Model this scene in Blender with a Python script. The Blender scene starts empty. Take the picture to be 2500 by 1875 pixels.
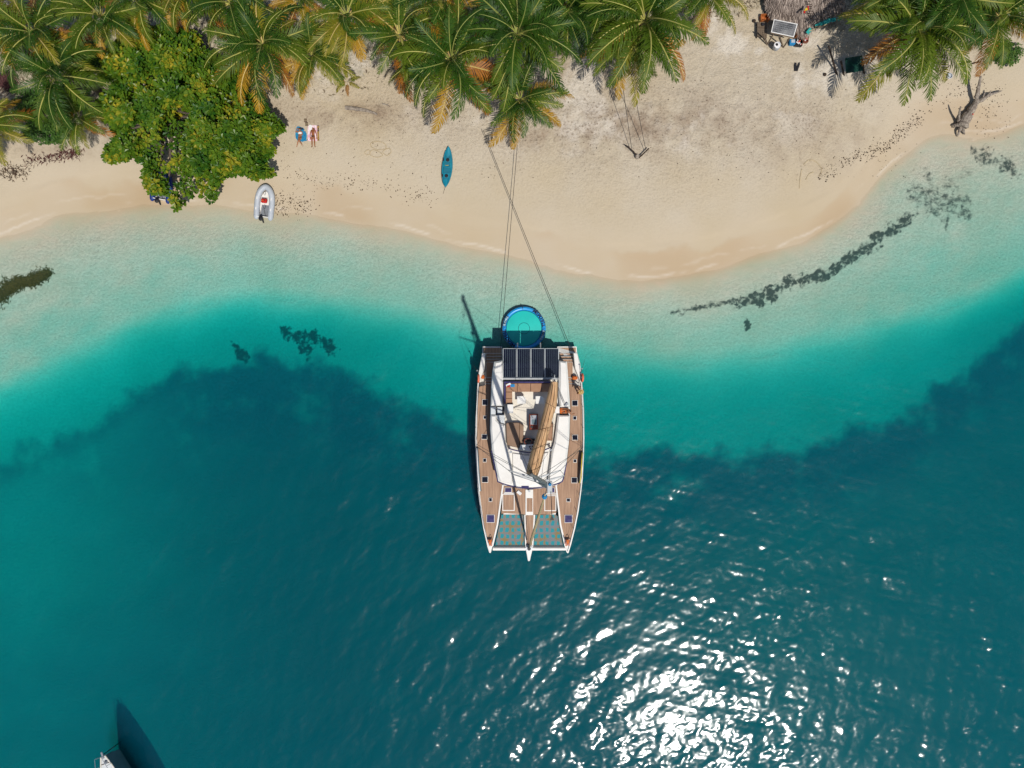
import bpy, math, random
import numpy as np
from mathutils import Vector, Matrix
R = math.radians
random.seed(7)
rng = np.random.default_rng(11)
sc = bpy.context.scene
C = sc.collection

# ------------------------------------------------------------------ camera
CAM_H = 62.8          # drone height over the water, metres
FOC = 1853.0          # focal length in photograph pixels (2500 wide)
cam_d = bpy.data.cameras.new('camera')
cam = bpy.data.objects.new('camera', cam_d)
C.objects.link(cam)
cam.location = (0, 0, CAM_H)
cam.rotation_euler = (0, 0, 0)
cam_d.sensor_width = 36.0
cam_d.lens = 36.0 * FOC / 2500.0
cam_d.clip_end = 6000
sc.camera = cam

# ------------------------------------------------------------------ light
SUN_TAN = 0.55
SUN_AZ = Vector((0.437, -0.9, 0)).normalized()      # ground direction towards the sun
sun_dir = Vector((SUN_AZ.x * SUN_TAN, SUN_AZ.y * SUN_TAN, 1)).normalized()
world = bpy.data.worlds.new('World')
sc.world = world
world.use_nodes = True
wn = world.node_tree.nodes
wn.clear()
sky = wn.new('ShaderNodeTexSky')
sky.sky_type = 'NISHITA'
sky.sun_disc = False
sky.sun_elevation = math.asin(sun_dir.z)
sky.sun_rotation = math.atan2(sun_dir.x, sun_dir.y)
bg = wn.new('ShaderNodeBackground')
bg.inputs['Strength'].default_value = 0.085
wo = wn.new('ShaderNodeOutputWorld')
world.node_tree.links.new(sky.outputs[0], bg.inputs[0])
world.node_tree.links.new(bg.outputs[0], wo.inputs[0])
sun_d = bpy.data.lights.new('sun', 'SUN')
sun_d.energy = 4.1
sun_d.angle = R(0.53)
sun_d.color = (1.0, 0.955, 0.89)
sun = bpy.data.objects.new('sun', sun_d)
C.objects.link(sun)
sun.location = sun_dir * 90
sun.rotation_euler = sun_dir.to_track_quat('Z', 'Y').to_euler()
sc.view_settings.view_transform = 'Standard'
sc.view_settings.look = 'None'
sc.view_settings.exposure = 0.0
sc.view_settings.gamma = 1.0
sc.render.engine = 'CYCLES'
sc.cycles.use_denoising = True
sc.cycles.max_bounces = 6
sc.cycles.diffuse_bounces = 2
sc.cycles.glossy_bounces = 2
sc.cycles.transmission_bounces = 2
sc.cycles.caustics_reflective = False
sc.cycles.caustics_refractive = False
sc.cycles.transparent_max_bounces = 12
sc.cycles.volume_bounces = 0
sc.cycles.adaptive_threshold = 0.02

WAVE = 0.33
# ------------------------------------------------------------------ helpers
def P(px, py, z=0.0):
    k = (CAM_H - z) / FOC
    return Vector(((px - 1250.0) * k, (937.5 - py) * k, z))

def lin(h, k=1.0):
    h = h.lstrip('#')
    out = []
    for i in (0, 2, 4):
        c = int(h[i:i + 2], 16) / 255.0
        out.append(k * (c / 12.92 if c <= 0.04045 else ((c + 0.055) / 1.055) ** 2.4))
    return tuple(out)

def link(nt, a, b):
    nt.links.new(a, b)

def base_mat(name):
    m = bpy.data.materials.new(name)
    m.use_nodes = True
    nt = m.node_tree
    b = nt.nodes['Principled BSDF']
    return m, nt, b

def noise_node(nt, scale, detail=4, rough=0.55, coord='Object', vec=None, dist=0.0):
    n = nt.nodes.new('ShaderNodeTexNoise')
    n.inputs['Scale'].default_value = scale
    n.inputs['Detail'].default_value = detail
    n.inputs['Roughness'].default_value = rough
    n.inputs['Distortion'].default_value = dist
    if vec is None:
        tc = nt.nodes.new('ShaderNodeTexCoord')
        vec = tc.outputs[coord]
    link(nt, vec, n.inputs['Vector'])
    return n

def maprange(nt, src, a, b, c=0.0, d=1.0, smooth=False):
    n = nt.nodes.new('ShaderNodeMapRange')
    n.interpolation_type = 'SMOOTHSTEP' if smooth else 'LINEAR'
    n.inputs['From Min'].default_value = a
    n.inputs['From Max'].default_value = b
    n.inputs['To Min'].default_value = c
    n.inputs['To Max'].default_value = d
    link(nt, src, n.inputs['Value'])
    return n.outputs['Result']

def mathn(nt, op, a, b=None):
    n = nt.nodes.new('ShaderNodeMath')
    n.operation = op
    for i, v in enumerate((a, b)):
        if v is None:
            continue
        if isinstance(v, (int, float)):
            n.inputs[i].default_value = v
        else:
            link(nt, v, n.inputs[i])
    return n.outputs[0]

def mixc(nt, fac, a, b, mode='MIX'):
    n = nt.nodes.new('ShaderNodeMix')
    n.data_type = 'RGBA'
    n.blend_type = mode
    for idx, v in ((0, fac), (6, a), (7, b)):
        if isinstance(v, (int, float)):
            n.inputs[idx].default_value = v
        elif isinstance(v, tuple):
            n.inputs[idx].default_value = (v[0], v[1], v[2], 1)
        else:
            link(nt, v, n.inputs[idx])
    return n.outputs[2]

def bump(nt, height, strength=0.3, dist=0.05, normal=None):
    n = nt.nodes.new('ShaderNodeBump')
    n.inputs['Strength'].default_value = strength
    n.inputs['Distance'].default_value = dist
    link(nt, height, n.inputs['Height'])
    if normal is not None:
        link(nt, normal, n.inputs['Normal'])
    return n.outputs[0]

def pmat(name, c1, c2=None, scale=3.0, rough=0.6, bmp=0.0, bscale=20.0, bdist=0.02, metallic=0.0, spec=0.4, detail=5):
    """procedural material: two tones mixed by noise, roughness wear, optional fine relief"""
    m, nt, b = base_mat(name)
    if c2 is None:
        c2 = tuple(x * 0.82 for x in c1)
    n = noise_node(nt, scale, detail)
    f = maprange(nt, n.outputs['Fac'], 0.3, 0.7)
    link(nt, mixc(nt, f, c1, c2), b.inputs['Base Color'])
    link(nt, maprange(nt, n.outputs['Fac'], 0.2, 0.8, max(0, rough - 0.08), min(1, rough + 0.08)), b.inputs['Roughness'])
    b.inputs['Metallic'].default_value = metallic
    b.inputs['Specular IOR Level'].default_value = spec
    if bmp:
        n2 = noise_node(nt, bscale, 4)
        link(nt, bump(nt, n2.outputs['Fac'], bmp, bdist), b.inputs['Normal'])
    return m

WORLD = {}                       # world position of every object's origin

class MB:
    """collects world-space geometry of one mesh"""
    def __init__(self):
        self.v, self.f = [], []
    def add(self, vs, fs):
        o = len(self.v)
        self.v.extend([tuple(x) for x in vs])
        self.f.extend([tuple(i + o for i in f) for f in fs])
        return self
    def box(self, c, s, rz=0.0, rx=0.0, ry=0.0):
        M = Matrix.Translation(Vector(c)) @ Matrix.Rotation(rz, 4, 'Z') @ Matrix.Rotation(ry, 4, 'Y') @ Matrix.Rotation(rx, 4, 'X')
        hx, hy, hz = s[0] / 2, s[1] / 2, s[2] / 2
        vs = [M @ Vector((x, y, z)) for x in (-hx, hx) for y in (-hy, hy) for z in (-hz, hz)]
        return self.add(vs, [(0, 1, 3, 2), (4, 6, 7, 5), (0, 4, 5, 1), (2, 3, 7, 6), (0, 2, 6, 4), (1, 5, 7, 3)])
    def rbox(self, c, s, b=0.02, rz=0.0, rx=0.0, ry=0.0):
        """box with chamfered edges"""
        M = Matrix.Translation(Vector(c)) @ Matrix.Rotation(rz, 4, 'Z') @ Matrix.Rotation(ry, 4, 'Y') @ Matrix.Rotation(rx, 4, 'X')
        hx, hy, hz = s[0] / 2, s[1] / 2, s[2] / 2
        b = min(b, hx * 0.9, hy * 0.9, hz * 0.9)
        def loop(ix, iy, z):
            return [(ix, hy, z), (hx, iy, z), (hx, -iy, z), (ix, -hy, z), (-ix, -hy, z), (-hx, -iy, z), (-hx, iy, z), (-ix, hy, z)]
        def inner(z):
            q = b
            return [(x - math.copysign(min(q, abs(x)), x) * 0.9, y - math.copysign(min(q, abs(y)), y) * 0.9, z) for x, y, _ in loop(hx - b, hy - b, 0)]
        ls = [inner(-hz), loop(hx - b, hy - b, -hz + b), loop(hx - b, hy - b, hz - b), inner(hz)]
        vs = [M @ Vector(p) for l in ls for p in l]
        fs = []
        for k in range(3):
            for i in range(8):
                j = (i + 1) % 8
                fs.append((k * 8 + i, k * 8 + j, (k + 1) * 8 + j, (k + 1) * 8 + i))
        fs.append(tuple(range(8)))
        fs.append(tuple(range(31, 23, -1)))
        return self.add(vs, fs)
    def prism(self, pts, z0, z1, inset=0.0):
        """polygon (x, y) list extruded from z0 to z1; inset chamfers the top"""
        n = len(pts)
        a = sum(pts[i][0] * pts[(i + 1) % n][1] - pts[(i + 1) % n][0] * pts[i][1] for i in range(n))
        if a < 0:
            pts = pts[::-1]
        rings = [[(p[0], p[1], z0) for p in pts]]
        if inset:
            rings.append([(p[0], p[1], z1 - inset) for p in pts])
            ins = []
            for i in range(n):
                p0, p1, p2 = Vector(pts[i - 1][:2]), Vector(pts[i][:2]), Vector(pts[(i + 1) % n][:2])
                d1, d2 = (p1 - p0), (p2 - p1)
                d1 = d1.normalized() if d1.length > 1e-6 else Vector((1, 0))
                d2 = d2.normalized() if d2.length > 1e-6 else d1
                nn = Vector((-d1.y - d2.y, d1.x + d2.x))
                nn = nn.normalized() if nn.length > 1e-6 else Vector((-d1.y, d1.x))
                q = p1 + nn * inset
                ins.append((q.x, q.y, z1))
            rings.append(ins)
        else:
            rings.append([(p[0], p[1], z1) for p in pts])
        vs = [p for r in rings for p in r]
        fs = []
        for k in range(len(rings) - 1):
            for i in range(n):
                j = (i + 1) % n
                fs.append((k * n + i, k * n + j, (k + 1) * n + j, (k + 1) * n + i))
        fs.append(tuple(range(n - 1, -1, -1)))
        m = (len(rings) - 1) * n
        fs.append(tuple(range(m, m + n)))
        return self.add(vs, fs)
    def tube(self, pts, r, n=8, closed=False, cap=True, flat=1.0):
        pts = [Vector(p) for p in pts]
        m = len(pts)
        rs = r if isinstance(r, (list, tuple)) else [r] * m
        vs, fs = [], []
        up = Vector((0, 0, 1))
        prev = None
        for i, p in enumerate(pts):
            if closed:
                t = pts[(i + 1) % m] - pts[i - 1]
            else:
                t = pts[min(i + 1, m - 1)] - pts[max(i - 1, 0)]
            t = t.normalized() if t.length > 1e-9 else Vector((0, 0, 1))
            s = t.cross(up)
            if s.length < 0.05:
                s = t.cross(Vector((0, 1, 0))) if prev is None else prev - t * prev.dot(t)
            s.normalize()
            if prev is not None and s.dot(prev) < 0 and abs(t.z) > 0.95:
                s = -s
            prev = s
            u = s.cross(t).normalized()
            for k in range(n):
                a = 2 * math.pi * k / n
                vs.append(p + s * math.cos(a) * rs[i] + u * math.sin(a) * rs[i] * flat)
        for i in range(m if closed else m - 1):
            j = (i + 1) % m
            for k in range(n):
                l = (k + 1) % n
                fs.append((i * n + k, i * n + l, j * n + l, j * n + k))
        if cap and not closed:
            fs.append(tuple(range(n - 1, -1, -1)))
            fs.append(tuple(range((m - 1) * n, m * n)))
        return self.add(vs, fs)
    def lathe(self, c, prof, n=24, tilt=None):
        c = Vector(c)
        vs, fs = [], []
        for r, z in prof:
            for k in range(n):
                a = 2 * math.pi * k / n
                q = Vector((r * math.cos(a), r * math.sin(a), z))
                if tilt is not None:
                    q = tilt @ q
                vs.append(c + q)
        for i in range(len(prof) - 1):
            for k in range(n):
                l = (k + 1) % n
                fs.append((i * n + k, i * n + l, (i + 1) * n + l, (i + 1) * n + k))
        fs.append(tuple(range(n - 1, -1, -1)))
        m = (len(prof) - 1) * n
        fs.append(tuple(range(m, m + n)))
        return self.add(vs, fs)
    def build(self, name, mat, parent=None, smooth=False, kind=None, label=None):
        me = bpy.data.meshes.new(name)
        vs = np.array(self.v, dtype=float)
        lo, hi = vs.min(0), vs.max(0)
        c = (lo + hi) / 2
        c[2] = lo[2]
        me.from_pydata([tuple(x) for x in vs - c], [], self.f)
        me.update()
        if smooth:
            smooth_mesh(me, smooth)
        if mat is not None:
            me.materials.append(mat)
        o = bpy.data.objects.new(name, me)
        C.objects.link(o)
        place(o, Vector(c), parent)
        if kind:
            o['kind'] = kind
        if label:
            o['label'] = label
        return o

def smooth_mesh(me, ang=True):
    me.polygons.foreach_set('use_smooth', [True] * len(me.polygons))
    if ang is not True:
        me.set_sharp_from_angle(angle=R(ang))

def place(o, c, parent=None):
    o.location = c
    WORLD[o] = Vector(c)
    if parent is not None:
        o.parent = parent
        o.location = Vector(c) - WORLD[parent]

def thing(name, label, cat, loc, group=None):
    o = bpy.data.objects.new(name, None)
    o.empty_display_size = 0.3
    C.objects.link(o)
    place(o, Vector(loc))
    o['label'] = label
    o['category'] = cat
    if group:
        o['group'] = group
    return o

def tag(o, label, cat, group=None, kind=None):
    o['label'] = label
    o['category'] = cat
    if group:
        o['group'] = group
    if kind:
        o['kind'] = kind
    return o

def smoothed(pts, n=6, closed=False):
    """Catmull-Rom through points"""
    pts = [Vector(p) for p in pts]
    out = []
    m = len(pts)
    for i in range(m if closed else m - 1):
        p1, p2 = pts[i], pts[(i + 1) % m]
        p0 = pts[i - 1] if (closed or i > 0) else p1
        p3 = pts[(i + 2) % m] if (closed or i + 2 < m) else p2
        for k in range(n):
            t = k / n
            out.append(0.5 * ((2 * p1) + (p2 - p0) * t + (2 * p0 - 5 * p1 + 4 * p2 - p3) * t * t + (3 * p1 - p0 - 3 * p2 + p3) * t ** 3))
    if not closed:
        out.append(pts[-1])
    return out

# ------------------------------------------------------------------ ground and seabed: one sheet
def contour(pts, z):
    w = [P(x, y, z) for x, y in pts]
    xs = np.array([p.x for p in w]); ys = np.array([p.y for p in w])
    g = np.arange(-70, 70.01, 0.5)
    v = np.interp(g, xs, ys)
    k = np.ones(7) / 7
    v = np.convolve(np.pad(v, 3, mode='edge'), k, mode='valid')
    return g, v
SH = contour([(-300, 640), (-100, 610), (0, 575), (60, 550), (127, 524), (230, 505), (348, 496), (470, 494), (560, 500), (640, 508), (760, 520), (860, 530), (950, 546),
              (1050, 575), (1150, 600), (1250, 622), (1330, 643), (1420, 668), (1500, 678), (1600, 678), (1700, 664), (1800, 638), (1900, 606),
              (2000, 562), (2065, 520), (2142, 434), (2185, 386), (2243, 345), (2300, 318), (2360, 322), (2430, 330), (2500, 300), (2650, 230), (2900, 120)], 0)
TQ = contour([(-300, 1080), (-100, 1000), (0, 955), (100, 910), (200, 858), (300, 812), (400, 775), (500, 745), (600, 725), (700, 730), (800, 742), (900, 752), (1000, 768),
              (1100, 795), (1200, 825), (1300, 830), (1430, 842), (1500, 868), (1600, 878), (1700, 880), (1800, 868), (1900, 850), (2000, 830),
              (2100, 806), (2200, 780), (2300, 750), (2400, 715), (2500, 670), (2700, 560)], -1.0)
DK = contour([(-300, 1240), (-100, 1160), (0, 1120), (100, 1080), (200, 1040), (300, 975), (380, 915), (480, 888), (560, 868), (640, 862), (720, 858), (800, 880), (900, 925),
              (1000, 965), (1100, 1005), (1170, 1030), (1300, 1075), (1400, 1080), (1500, 1078), (1600, 1082), (1750, 1084), (1900, 1070), (2050, 1042),
              (2150, 1000), (2250, 935), (2350, 865), (2450, 800), (2500, 770), (2700, 650)], -3.0)
ZD = ([-60, -42, -30, -18, 0, 42, 60], [-3.6, -3.6, -5.6, -8.0, -8.4, -8.2, -8.2])

def zlin(x, y):
    ys = np.interp(x, *SH); yt = np.interp(x, *TQ); yd = np.interp(x, *DK)
    yt = np.minimum(yt, ys - 1.5); yd = np.minimum(yd, yt - 1.5)
    zd = np.interp(x, *ZD)
    z = np.where(y > ys, np.minimum((y - ys) * 0.095, 1.05 + (y - ys) * 0.012), 0.0)
    sh = (y <= ys) & (y > yt)
    t = np.clip((ys - y) / np.maximum(ys - yt, 0.1), 0, 1)
    z = np.where(sh, -0.44 * t ** 1.35 - 0.04 * np.minimum(t * 20, 1), z)
    md = (y <= yt) & (y > yd)
    t = (yt - y) / np.maximum(yt - yd, 0.1)
    z = np.where(md, -0.48 - 2.68 * np.clip(t, 0, 1) ** 0.75, z)
    dp = y <= yd
    t = np.clip((yd - y) / 13.0, 0, 1)
    z = np.where(dp, -3.16 + (zd + 3.16) * t - 0.02 * np.minimum(np.maximum(yd - y - 13, 0), 300), z)
    return np.where(z < 0, z * 0.55, z)

def hz(x, y):
    x = np.asarray(x, dtype=float); y = np.asarray(y, dtype=float)
    z = sum(zlin(x, y + d) for d in (-0.9, -0.45, 0, 0.45, 0.9)) / 5
    und = 0.5 * np.sin(x * 0.9 + 1.3 * np.sin(y * 0.5)) + 0.5 * np.sin(y * 1.1 + 0.8 * np.sin(x * 0.7 + 2))
    a = np.where(z > 0.25, 0.045, np.where(z > -0.45, 0.015, 0.08))
    return z + und * a

def G(px, py, off=0.0):
    """point on the ground seen at this pixel"""
    z = 0.0
    for _ in range(5):
        p = P(px, py, z)
        z = gz(p.x, p.y) + off
    return P(px, py, z)

def gz(x, y):
    """height of the built sheet, bilinear"""
    u, v = (x + 47) / 0.17, (y + 44) / 0.17
    i, j = int(u), int(v)
    if not (0 <= i < CORE.shape[1] - 1 and 0 <= j < CORE.shape[0] - 1):
        return float(hz(x, y))
    u -= i; v -= j
    return float((CORE[j, i] * (1 - u) + CORE[j, i + 1] * u) * (1 - v) + (CORE[j + 1, i] * (1 - u) + CORE[j + 1, i + 1] * u) * v)

def seg_dist(x, y, pts):
    best = np.full(x.shape, 1e9)
    for (ax, ay), (bx, by) in zip(pts[:-1], pts[1:]):
        dx, dy = bx - ax, by - ay
        t = np.clip(((x - ax) * dx + (y - ay) * dy) / (dx * dx + dy * dy + 1e-9), 0, 1)
        best = np.minimum(best, np.hypot(x - ax - t * dx, y - ay - t * dy))
    return best


_perm = rng.permutation(256)
_perm = np.concatenate([_perm, _perm])
_grad = np.stack([np.cos(np.arange(256) * 2.399963), np.sin(np.arange(256) * 2.399963)], -1)
def perlin(x, y):
    xi = np.floor(x).astype(int); yi = np.floor(y).astype(int)
    xf = x - xi; yf = y - yi
    u = xf * xf * xf * (xf * (xf * 6 - 15) + 10); v = yf * yf * yf * (yf * (yf * 6 - 15) + 10)
    def g(ix, iy, fx, fy):
        h = _grad[_perm[_perm[ix & 255] + (iy & 255)]]
        return h[..., 0] * fx + h[..., 1] * fy
    a = g(xi, yi, xf, yf); b_ = g(xi + 1, yi, xf - 1, yf); c = g(xi, yi + 1, xf, yf - 1); d = g(xi + 1, yi + 1, xf - 1, yf - 1)
    return (a + u * (b_ - a)) + v * ((c + u * (d - c)) - (a + u * (b_ - a)))
def fbm(x, y, s, oct=5, rough=0.55, seed=0.0):
    """about -1..1"""
    t = np.zeros(np.shape(x)); amp = 1.0; tot = 0.0
    for k in range(oct):
        t = t + amp * perlin(x * s + 17.3 * k + seed * 7.1, y * s - 9.7 * k + seed * 3.3)
        tot += amp; amp *= rough; s *= 2.03
    return t / tot * 2.2

def axis(lo, hi, step, far):
    core = np.arange(lo, hi + 1e-6, step)
    ext = step * 1.35 ** np.arange(1, 60)
    ext = np.cumsum(ext); ext = ext[ext < far]
    return np.concatenate([(lo - ext)[::-1], core, hi + ext])

def grid_mesh(name, X, Y, Z):
    ny, nx = X.shape
    me = bpy.data.meshes.new(name)
    me.vertices.add(nx * ny)
    me.vertices.foreach_set('co', np.stack([X, Y, Z], -1).ravel())
    ii = (np.arange(ny - 1)[:, None] * nx + np.arange(nx - 1)[None, :]).ravel()
    quads = np.stack([ii, ii + 1, ii + nx + 1, ii + nx], -1).astype(np.int32)
    me.loops.add(quads.size); me.polygons.add(len(quads))
    me.loops.foreach_set('vertex_index', quads.ravel())
    me.polygons.foreach_set('loop_start', np.arange(0, quads.size, 4, dtype=np.int32))
    me.polygons.foreach_set('use_smooth', np.ones(len(quads), dtype=bool))
    me.update(calc_edges=True)
    return me

gx = axis(-47, 47, 0.17, 1500); gy = axis(-44, 38, 0.17, 1500)
X, Y = np.meshgrid(gx, gy)
Z = hz(X, Y)
yS = np.interp(X, *SH); yD = np.interp(X, *DK); yT = np.interp(X, *TQ)
shore = np.clip(Y - yS, -60, 60)
tr = np.zeros(X.shape)
for (px, py, rx, ry, a) in ((1560, 305, 330, 70, 1.0), (1850, 290, 200, 60, 0.6), (1330, 330, 90, 30, 0.9), (900, 280, 260, 35, 0.75), (1280, 150, 200, 80, 0.55), (2000, 330, 200, 90, 0.5),
                            (180, 365, 170, 22, 0.6), (650, 270, 70, 40, 0.5)):
    p = P(px, py, 1)
    k = (CAM_H - 1) / FOC
    tr = np.maximum(tr, a * np.exp(-(((X - p.x) / (rx * k)) ** 2 + ((Y - p.y) / (ry * k)) ** 2)))
n_mid = fbm(X, Y, 0.8, 5, 0.6, 1)
n_big = fbm(X, Y, 0.13, 4, 0.55, 2)
foot = fbm(X + 0.25 * n_mid, Y - 0.25 * n_mid, 1.5, 3, 0.65, 3)
land = np.clip((shore - 3.0) / 6.0, 0, 1)
Z = Z + land * foot * (np.maximum(np.abs(X) - 47, np.abs(Y + 3) - 41) < 0) * (0.036 + 0.07 * tr + 0.03 * np.clip((shore - 9) / 4, 0, 1))
rim = shore + 1.5 * n_big + 0.25 * n_mid - 0.4
swash = np.clip(1 - np.abs(rim - 1.5) / 0.25, 0, 1)
Z = Z + np.where(shore > 0.3, 0.012 * swash, 0)
# shallow sand ripples
_w = fbm(X, Y, 0.35, 3, 0.5, 9)
Z = Z + np.where(shore < -0.5, 0.016 * fbm(X * 0.6 + 0.4 * _w, Y * 1.6 + 0.4 * _w, 1.3, 3, 0.6, 10) * np.clip((Y - yT + 6) / 4, 0, 1), 0)
me = grid_mesh('ground', X, Y, Z)
_i0 = int(np.argmin(np.abs(gx + 47))); _j0 = int(np.argmin(np.abs(gy + 44)))
CORE = Z[_j0:_j0 + int(82 / 0.17), _i0:_i0 + int(94 / 0.17)].copy()
def attr(name, arr):
    a = me.attributes.new(name, 'FLOAT', 'POINT')
    a.data.foreach_set('value', np.ascontiguousarray(arr, dtype=np.float32).ravel())
def sstep(x, a, b_):
    t = np.clip((x - a) / (b_ - a), 0, 1)
    return t * t * (3 - 2 * t)
below = yD - Y
amp = 0.85 - 0.60 * np.clip((below - 2) / 7, 0, 1)
weed = np.clip(below / 2.4, -1, 0.8) + 0.1
weed = sstep(weed + amp * fbm(X, Y, 0.28, 6, 0.6, 4), -0.25, 0.95)
weed = weed * (0.92 - 0.30 * np.clip((below - 5) / 9, 0, 1)) * (1 - 0.55 * sstep(-X, 22, 42) * np.clip(below / 3, 0, 1) * sstep(Y, -27, -14))
weed = weed * (1 - 0.52 * sstep(X, 4, 24) * sstep(below, 2, 17))
weed = np.maximum(weed, (0.28 - 0.14 * sstep(-X, 18, 34)) * sstep(yT - Y, -1.2, 3.6))
patch = np.full(X.shape, -1.0)
def wpt(pts, z):
    return [(P(a, b, z).x, P(a, b, z).y) for a, b in pts]
n_p = fbm(X, Y, 0.9, 6, 0.75, 5)
for pts, w, z, st in (([(2225, 528), (2150, 578), (2080, 632), (2010, 668), (1930, 690), (1850, 728), (1800, 738)], 0.5, -0.3, 1),
                  ([(1800, 735), (1720, 748), (1640, 765)], 0.25, -0.4, 0.7), ([(1885, 725), (1845, 740)], 0.5, -0.4, 1), ([(1822, 785), (1824, 800)], 0.3, -0.5, 1),
                  ([(2255, 470), (2300, 500), (2340, 510)], 1.4, -0.2, 0.6), ([(2385, 372), (2440, 400), (2470, 425)], 0.7, -0.2, 0.7), ([(2360, 420), (2300, 450)], 0.6, -0.2, 0.4),
                  ([(700, 812), (735, 830), (760, 860)], 0.55, -2.0, 1), ([(765, 825), (815, 850)], 0.6, -2.0, 1), ([(590, 850), (600, 870)], 0.5, -2.5, 1),
                  ([(235, 590), (240, 630)], 0.7, -0.2, 0.3), ([(560, 665), (650, 660)], 1.0, -0.4, 0.18), ([(300, 640), (330, 690)], 0.9, -0.3, 0.22), ([(2040, 620), (2090, 700)], 0.8, -0.5, 0.15)):
    d = 1 - seg_dist(X, Y, wpt(pts, z)) / (2 * w)
    patch = np.maximum(patch, st * sstep(d + 0.9 * n_p - 0.30, 0.0, 0.55))
attr('patch', np.clip(patch, 0, 1))
attr('weed', weed)
wetpatch = 0.18 + 0.82 * sstep(fbm(X, Y, 0.07, 3, 0.5, 12), -0.12, 0.28)
attr('wet', sstep(-rim, -1.9, -1.3) * sstep(shore, -1.2, 0.3) * wetpatch)
attr('damp', sstep(-rim, -4.6, -1.6) * sstep(shore, -1.2, 0.3))
attr('deep', sstep(-shore, 0, 3))
core_m = sstep(-np.maximum(np.abs(X) - 47, np.abs(Y + 3) - 41), -3, 0)
n_mid2 = fbm(X, Y, 0.33, 5, 0.65, 14)
attr('trample', np.clip(tr * (0.55 + 0.6 * n_mid + 0.9 * n_mid2), 0, 1))
attr('white', sstep(fbm(X, Y, 0.16, 5, 0.6, 15) + 0.25 * n_mid, 0.02, 0.42) * np.clip((shore - 7) / 5, 0, 1) * core_m)
foam = np.exp(-((shore - 0.12 + 0.22 * n_mid2) / 0.10) ** 2) * sstep(fbm(X, Y, 0.25, 3, 0.6, 16), -0.1, 0.25)
foam = np.maximum(foam, 0.4 * np.exp(-((shore - 0.75 + 0.6 * fbm(X, Y, 0.3, 3, 0.5, 17)) / 0.08) ** 2) * sstep(fbm(X, Y, 0.2, 3, 0.6, 18), 0.05, 0.35))
attr('foam', foam * core_m)
attr('upper', np.clip((shore - 2) / 7, 0, 1))
vegy = np.interp(X, *contour([(-300, 300), (0, 330), (200, 350), (420, 330), (600, 200), (800, 190), (1000, 190), (1300, 150), (1500, 60), (1800, 20), (2000, 60), (2250, 100), (2500, 110)], 1.2))
attr('litter', np.where(core_m > 0, sstep(np.clip((Y - vegy) / 2.5, -1, 1) + 1.0 * n_mid * core_m, 0, 1.0), 0.8 * (Y > vegy)))
attr('tone', np.clip(0.5 + 0.6 * n_big, 0, 1))
attr('moss', sstep(fbm(X, Y, 0.4, 4, 0.6, 8), 0.05, 0.4) * core_m + 0.4 * (1 - core_m))

m, nt, b = base_mat('sand_and_seabed')
geo = nt.nodes.new('ShaderNodeNewGeometry').outputs['Position']
def at(n):
    a = nt.nodes.new('ShaderNodeAttribute'); a.attribute_name = n
    return a.outputs['Fac']
fine = noise_node(nt, 5.0, 4, 0.65, vec=geo).outputs['Fac']
SAND_A, SAND_B, SAND_D = lin('d4c8b4', 0.73), lin('cab99b', 0.74), lin('98806a', 0.70)
col = mixc(nt, at('tone'), SAND_A, SAND_B)
col = mixc(nt, mathn(nt, 'MULTIPLY', at('trample'), 0.8), col, SAND_D)
col = mixc(nt, mathn(nt, 'MULTIPLY', at('white'), 0.55), col, lin('e2dacd', 0.84))
speck = maprange(nt, fine, 0.5, 0.66)
spf = mathn(nt, 'MULTIPLY', speck, maprange(nt, at('trample'), 0.0, 0.6, 0.22, 0.75))
col = mixc(nt, mathn(nt, 'MULTIPLY', spf, at('upper')), col, lin('84725e', 0.7))
litc = mixc(nt, maprange(nt, fine, 0.42, 0.58), lin('ccc0a8', 0.76), lin('75684f', 0.7))
litc = mixc(nt, mathn(nt, 'MULTIPLY', at('moss'), 0.75), litc, lin('4f5a2c', 0.6))
col = mixc(nt, mathn(nt, 'MULTIPLY', at('litter'), 0.8), col, litc)
col = mixc(nt, mathn(nt, 'MULTIPLY', at('damp'), 0.25), col, lin('c9b18c', 0.78))
col = mixc(nt, mathn(nt, 'MULTIPLY', at('wet'), 0.60), col, lin('bda07a', 0.74))
col = mixc(nt, mathn(nt, 'MULTIPLY', at('deep'), 0.8), col, mixc(nt, at('tone'), lin('ddd0c0', 0.82), lin('cdc2b0', 0.8)))
col = mixc(nt, mathn(nt, 'MULTIPLY', mathn(nt, 'MULTIPLY', at('deep'), maprange(nt, fine, 0.42, 0.6)), 0.30), col, lin('a3a08c', 0.75))
col = mixc(nt, mathn(nt, 'MULTIPLY', at('foam'), 0.30), col, lin('ece6da', 0.85))
col = mixc(nt, at('weed'), col, mixc(nt, maprange(nt, fine, 0.4, 0.6), (0.03, 0.065, 0.088), (0.055, 0.10, 0.135)))
pt = maprange(nt, mathn(nt, 'MULTIPLY', at('patch'), maprange(nt, noise_node(nt, 2.6, 5, 0.7, vec=geo).outputs['Fac'], 0.32, 0.6, 0.2, 1.35)), 0.18, 0.95, 0.0, 0.9, True)
col = mixc(nt, pt, col, (0.02, 0.032, 0.03))
link(nt, col, b.inputs['Base Color'])
link(nt, maprange(nt, at('wet'), 0, 1, 0.95, 0.6), b.inputs['Roughness'])
b.inputs['Specular IOR Level'].default_value = 0.25
link(nt, bump(nt, mathn(nt, 'MULTIPLY', fine, mathn(nt, 'MAXIMUM', at('upper'), at('deep'))), 1.0, 0.13), b.inputs['Normal'])
me.materials.append(m)
ground = bpy.data.objects.new('ground', me)
C.objects.link(ground)
tag(ground, 'pale sand beach running down under the clear water', 'beach', kind='structure')

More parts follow.
